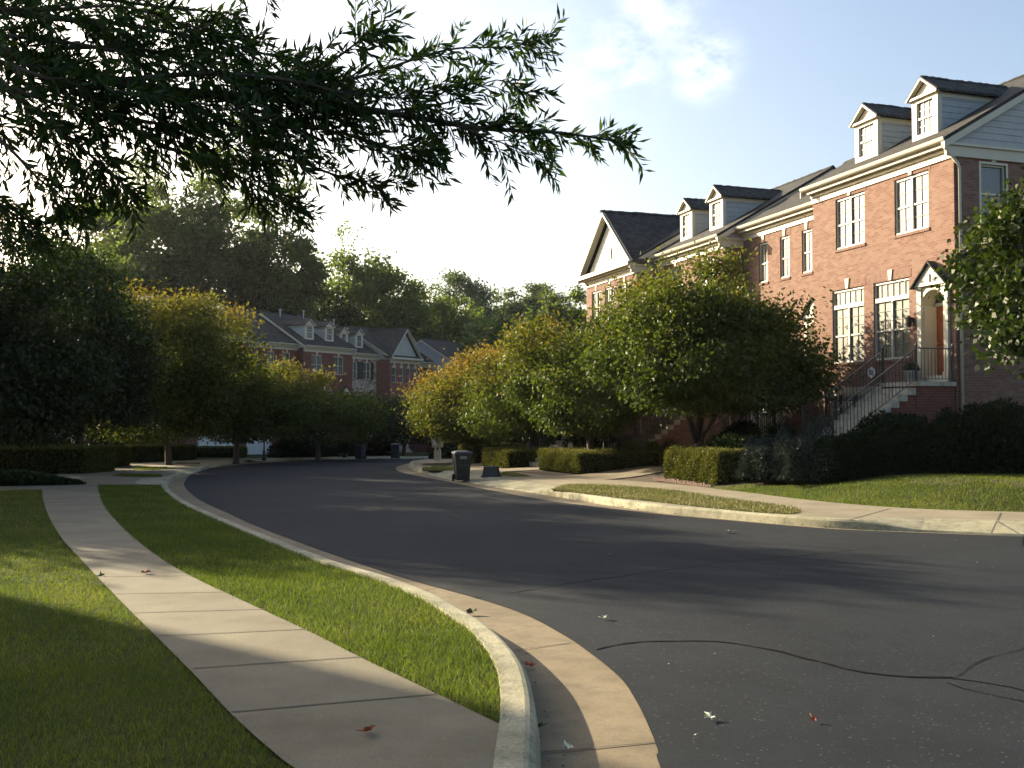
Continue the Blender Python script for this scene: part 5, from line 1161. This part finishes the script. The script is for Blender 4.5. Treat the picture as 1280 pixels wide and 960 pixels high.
# fallen leaves
def fallen(label, px, py, h, size, mat, seed):
    r = random.Random(seed); p = G(px, py, h); n = 7; pts = []
    for k in range(n*2): a = math.pi*k/n; rad = size*(1.0 if k % 2 == 0 else .5)*r.uniform(.7, 1.1); pts.append(((rad*math.cos(a))*.8, rad*math.sin(a), .012+.6*size*abs(math.cos(a*1.5))*r.uniform(.3, 1)))
    mb = MB(); c = (0, 0, .012); mb.add([c]+pts, [(0, i+1, (i+1) % (2*n)+1) for i in range(2*n)]); mb.tube([c, (size*1.2, .01, .03)], .0025, 4)
    o = mb.build('fallen_leaf', M[mat], None); o.location = (p.x, p.y, gz(*p)+h); o.rotation_euler = (r.uniform(-.3, .3), r.uniform(-.3, .3), r.uniform(0, 6)); tag(o, label, 'leaf', 'fallen leaves')
for i, (a, b_, h, s, m_, lb) in enumerate([(460, 917, .15, .05, 'leafred', 'curled russet leaf on the shaded sidewalk near the viewer'), (183, 717, .15, .075, 'leafred', 'russet leaf on the sidewalk at the edge of the sunlit part'), (126, 722, .13, .07, 'leafgreen', 'dark leaf in the turf at the left edge of the sidewalk'),
        (590, 767.5, .0, .075, 'leafgreen', 'dark curled leaf in the gutter where the kerb begins'), (661, 834, .0, .065, 'leafred', 'brown leaf in the gutter on the kerb shadow line'), (672, 912, .0, .05, 'leafgreen', 'green leaf against the foot of the kerb'), (708, 937, .0, .045, 'leafpale', 'crumpled pale leaf on the gutter joint'),
        (887, 899, .005, .05, 'leafpale', 'pale leaf lying on the near asphalt'), (757, 774, .005, .05, 'leafpale', 'small pale leaf on the asphalt beyond the crack'), (1017, 902, .005, .03, 'leafred', 'tiny red leaf on the near asphalt'), (911, 666, .005, .09, 'leafpale', 'pale scrap on the asphalt under the far kerb'),
        (975, 652, .005, .09, 'leafgreen', 'dark leaf in the far gutter, left of the pair'), (996, 655, .005, .08, 'leafgreen', 'dark leaf in the far gutter, right of the pair'), (812, 656, .13, .07, 'leafred', 'x')][:13]):
    fallen(lb, a, b_, h, s, m_, i)

rs = random.Random(12)
def scrap(p, z, size, mat, label, group):
    mb = MB(); n = 5; pts = [(size*(1 if k % 2 == 0 else .6)*math.cos(math.pi*2*k/n)*rs.uniform(.6, 1.1), size*.6*math.sin(math.pi*2*k/n), .004+size*.5*rs.random()) for k in range(n)]
    mb.add([(0, 0, .004)]+pts, [(0, i+1, (i+1) % n+1) for i in range(n)]); o = mb.build('leaf_scrap', M[mat]); o.location = (p.x, p.y, z); o.rotation_euler = (0, 0, rs.uniform(0, 6)); tag(o, label, 'leaf', group)
a_ = near_idx(bi, V2(.12, 4.6)); b__ = near_idx(bi, G(420, 705))
for k in range(34):
    i = rs.randint(a_, b__-1); q = bi[i].lerp(bi[i+1], rs.random()); t_ = (bi[i+1]-bi[i]).normalized(); q = q+Vector((t_.y, -t_.x))*abs(rs.gauss(.04, .07)); scrap(q, gz(*q)+.0, rs.uniform(.010, .024), rs.choice(['leafred', 'leafgreen', 'mulch']), 'tiny dry leaf scrap in the gutter at the foot of the near kerb', 'leaf scraps along the near kerb')
a_ = near_idx(RB, G(1100, 662)); b__ = near_idx(RB, G(690, 619))
for k in range(40):
    i = rs.randint(a_, b__-1); q = RB[i].lerp(RB[i+1], rs.random()); t_ = (RB[i+1]-RB[i]).normalized(); q = q-Vector((t_.y, -t_.x))*abs(rs.gauss(.05, .08)); scrap(q, gz(*q)+.006, rs.uniform(.02, .045), rs.choice(['leafred', 'leafgreen', 'mulch']), 'small dead leaf in the gutter along the house-side kerb', 'leaf scraps along the house-side kerb')
for k in range(26):
    q = V2(rs.uniform(.9, 9), rs.uniform(5, 17)); scrap(q, gz(*q)+.006, rs.uniform(.006, .014), rs.choice(['leafpale', 'leafpale', 'leafred']), 'tiny pale crumb of leaf or twig on the open asphalt', 'crumbs on the asphalt')
# neighbour outside the frame whose corner shades the near lawn
c = V2(-4.65, 9.1)-V2(.766, -.643)*15.5
house('brick townhouse out to the left of the frame whose shadow falls on the near lawn', c, math.atan2(-.766, -.643), 6.4, -.1, 'brick', [dict(r=(1.0, 2.4, 6.9, 8.5)), dict(r=(3.8, 5.2, 6.9, 8.5)), dict(r=(3.4, 5.2, 3.22, 5.5), k='trans')], [], door=.95, garage=(2.8, 5.4), name='brick_house')
# thin evening haze round the whole street
hz = MB(); hz.box(-420, 420, -70, 420, -14, 46)
m = bpy.data.materials.new('haze'); m.use_nodes = True; nt = m.node_tree; nt.nodes.clear(); o_ = N(nt, 'ShaderNodeOutputMaterial'); v_ = N(nt, 'ShaderNodeVolumePrincipled')
v_.inputs['Color'].default_value = (.82, .88, .95, 1); v_.inputs['Density'].default_value = .00009; v_.inputs['Anisotropy'].default_value = .35; nt.links.new(v_.outputs[0], o_.inputs['Volume'])
ho = hz.build('haze', m); tag(ho, 'thin bright haze hanging over the street', 'haze', kind='stuff')
print('objects', len(bpy.data.objects))
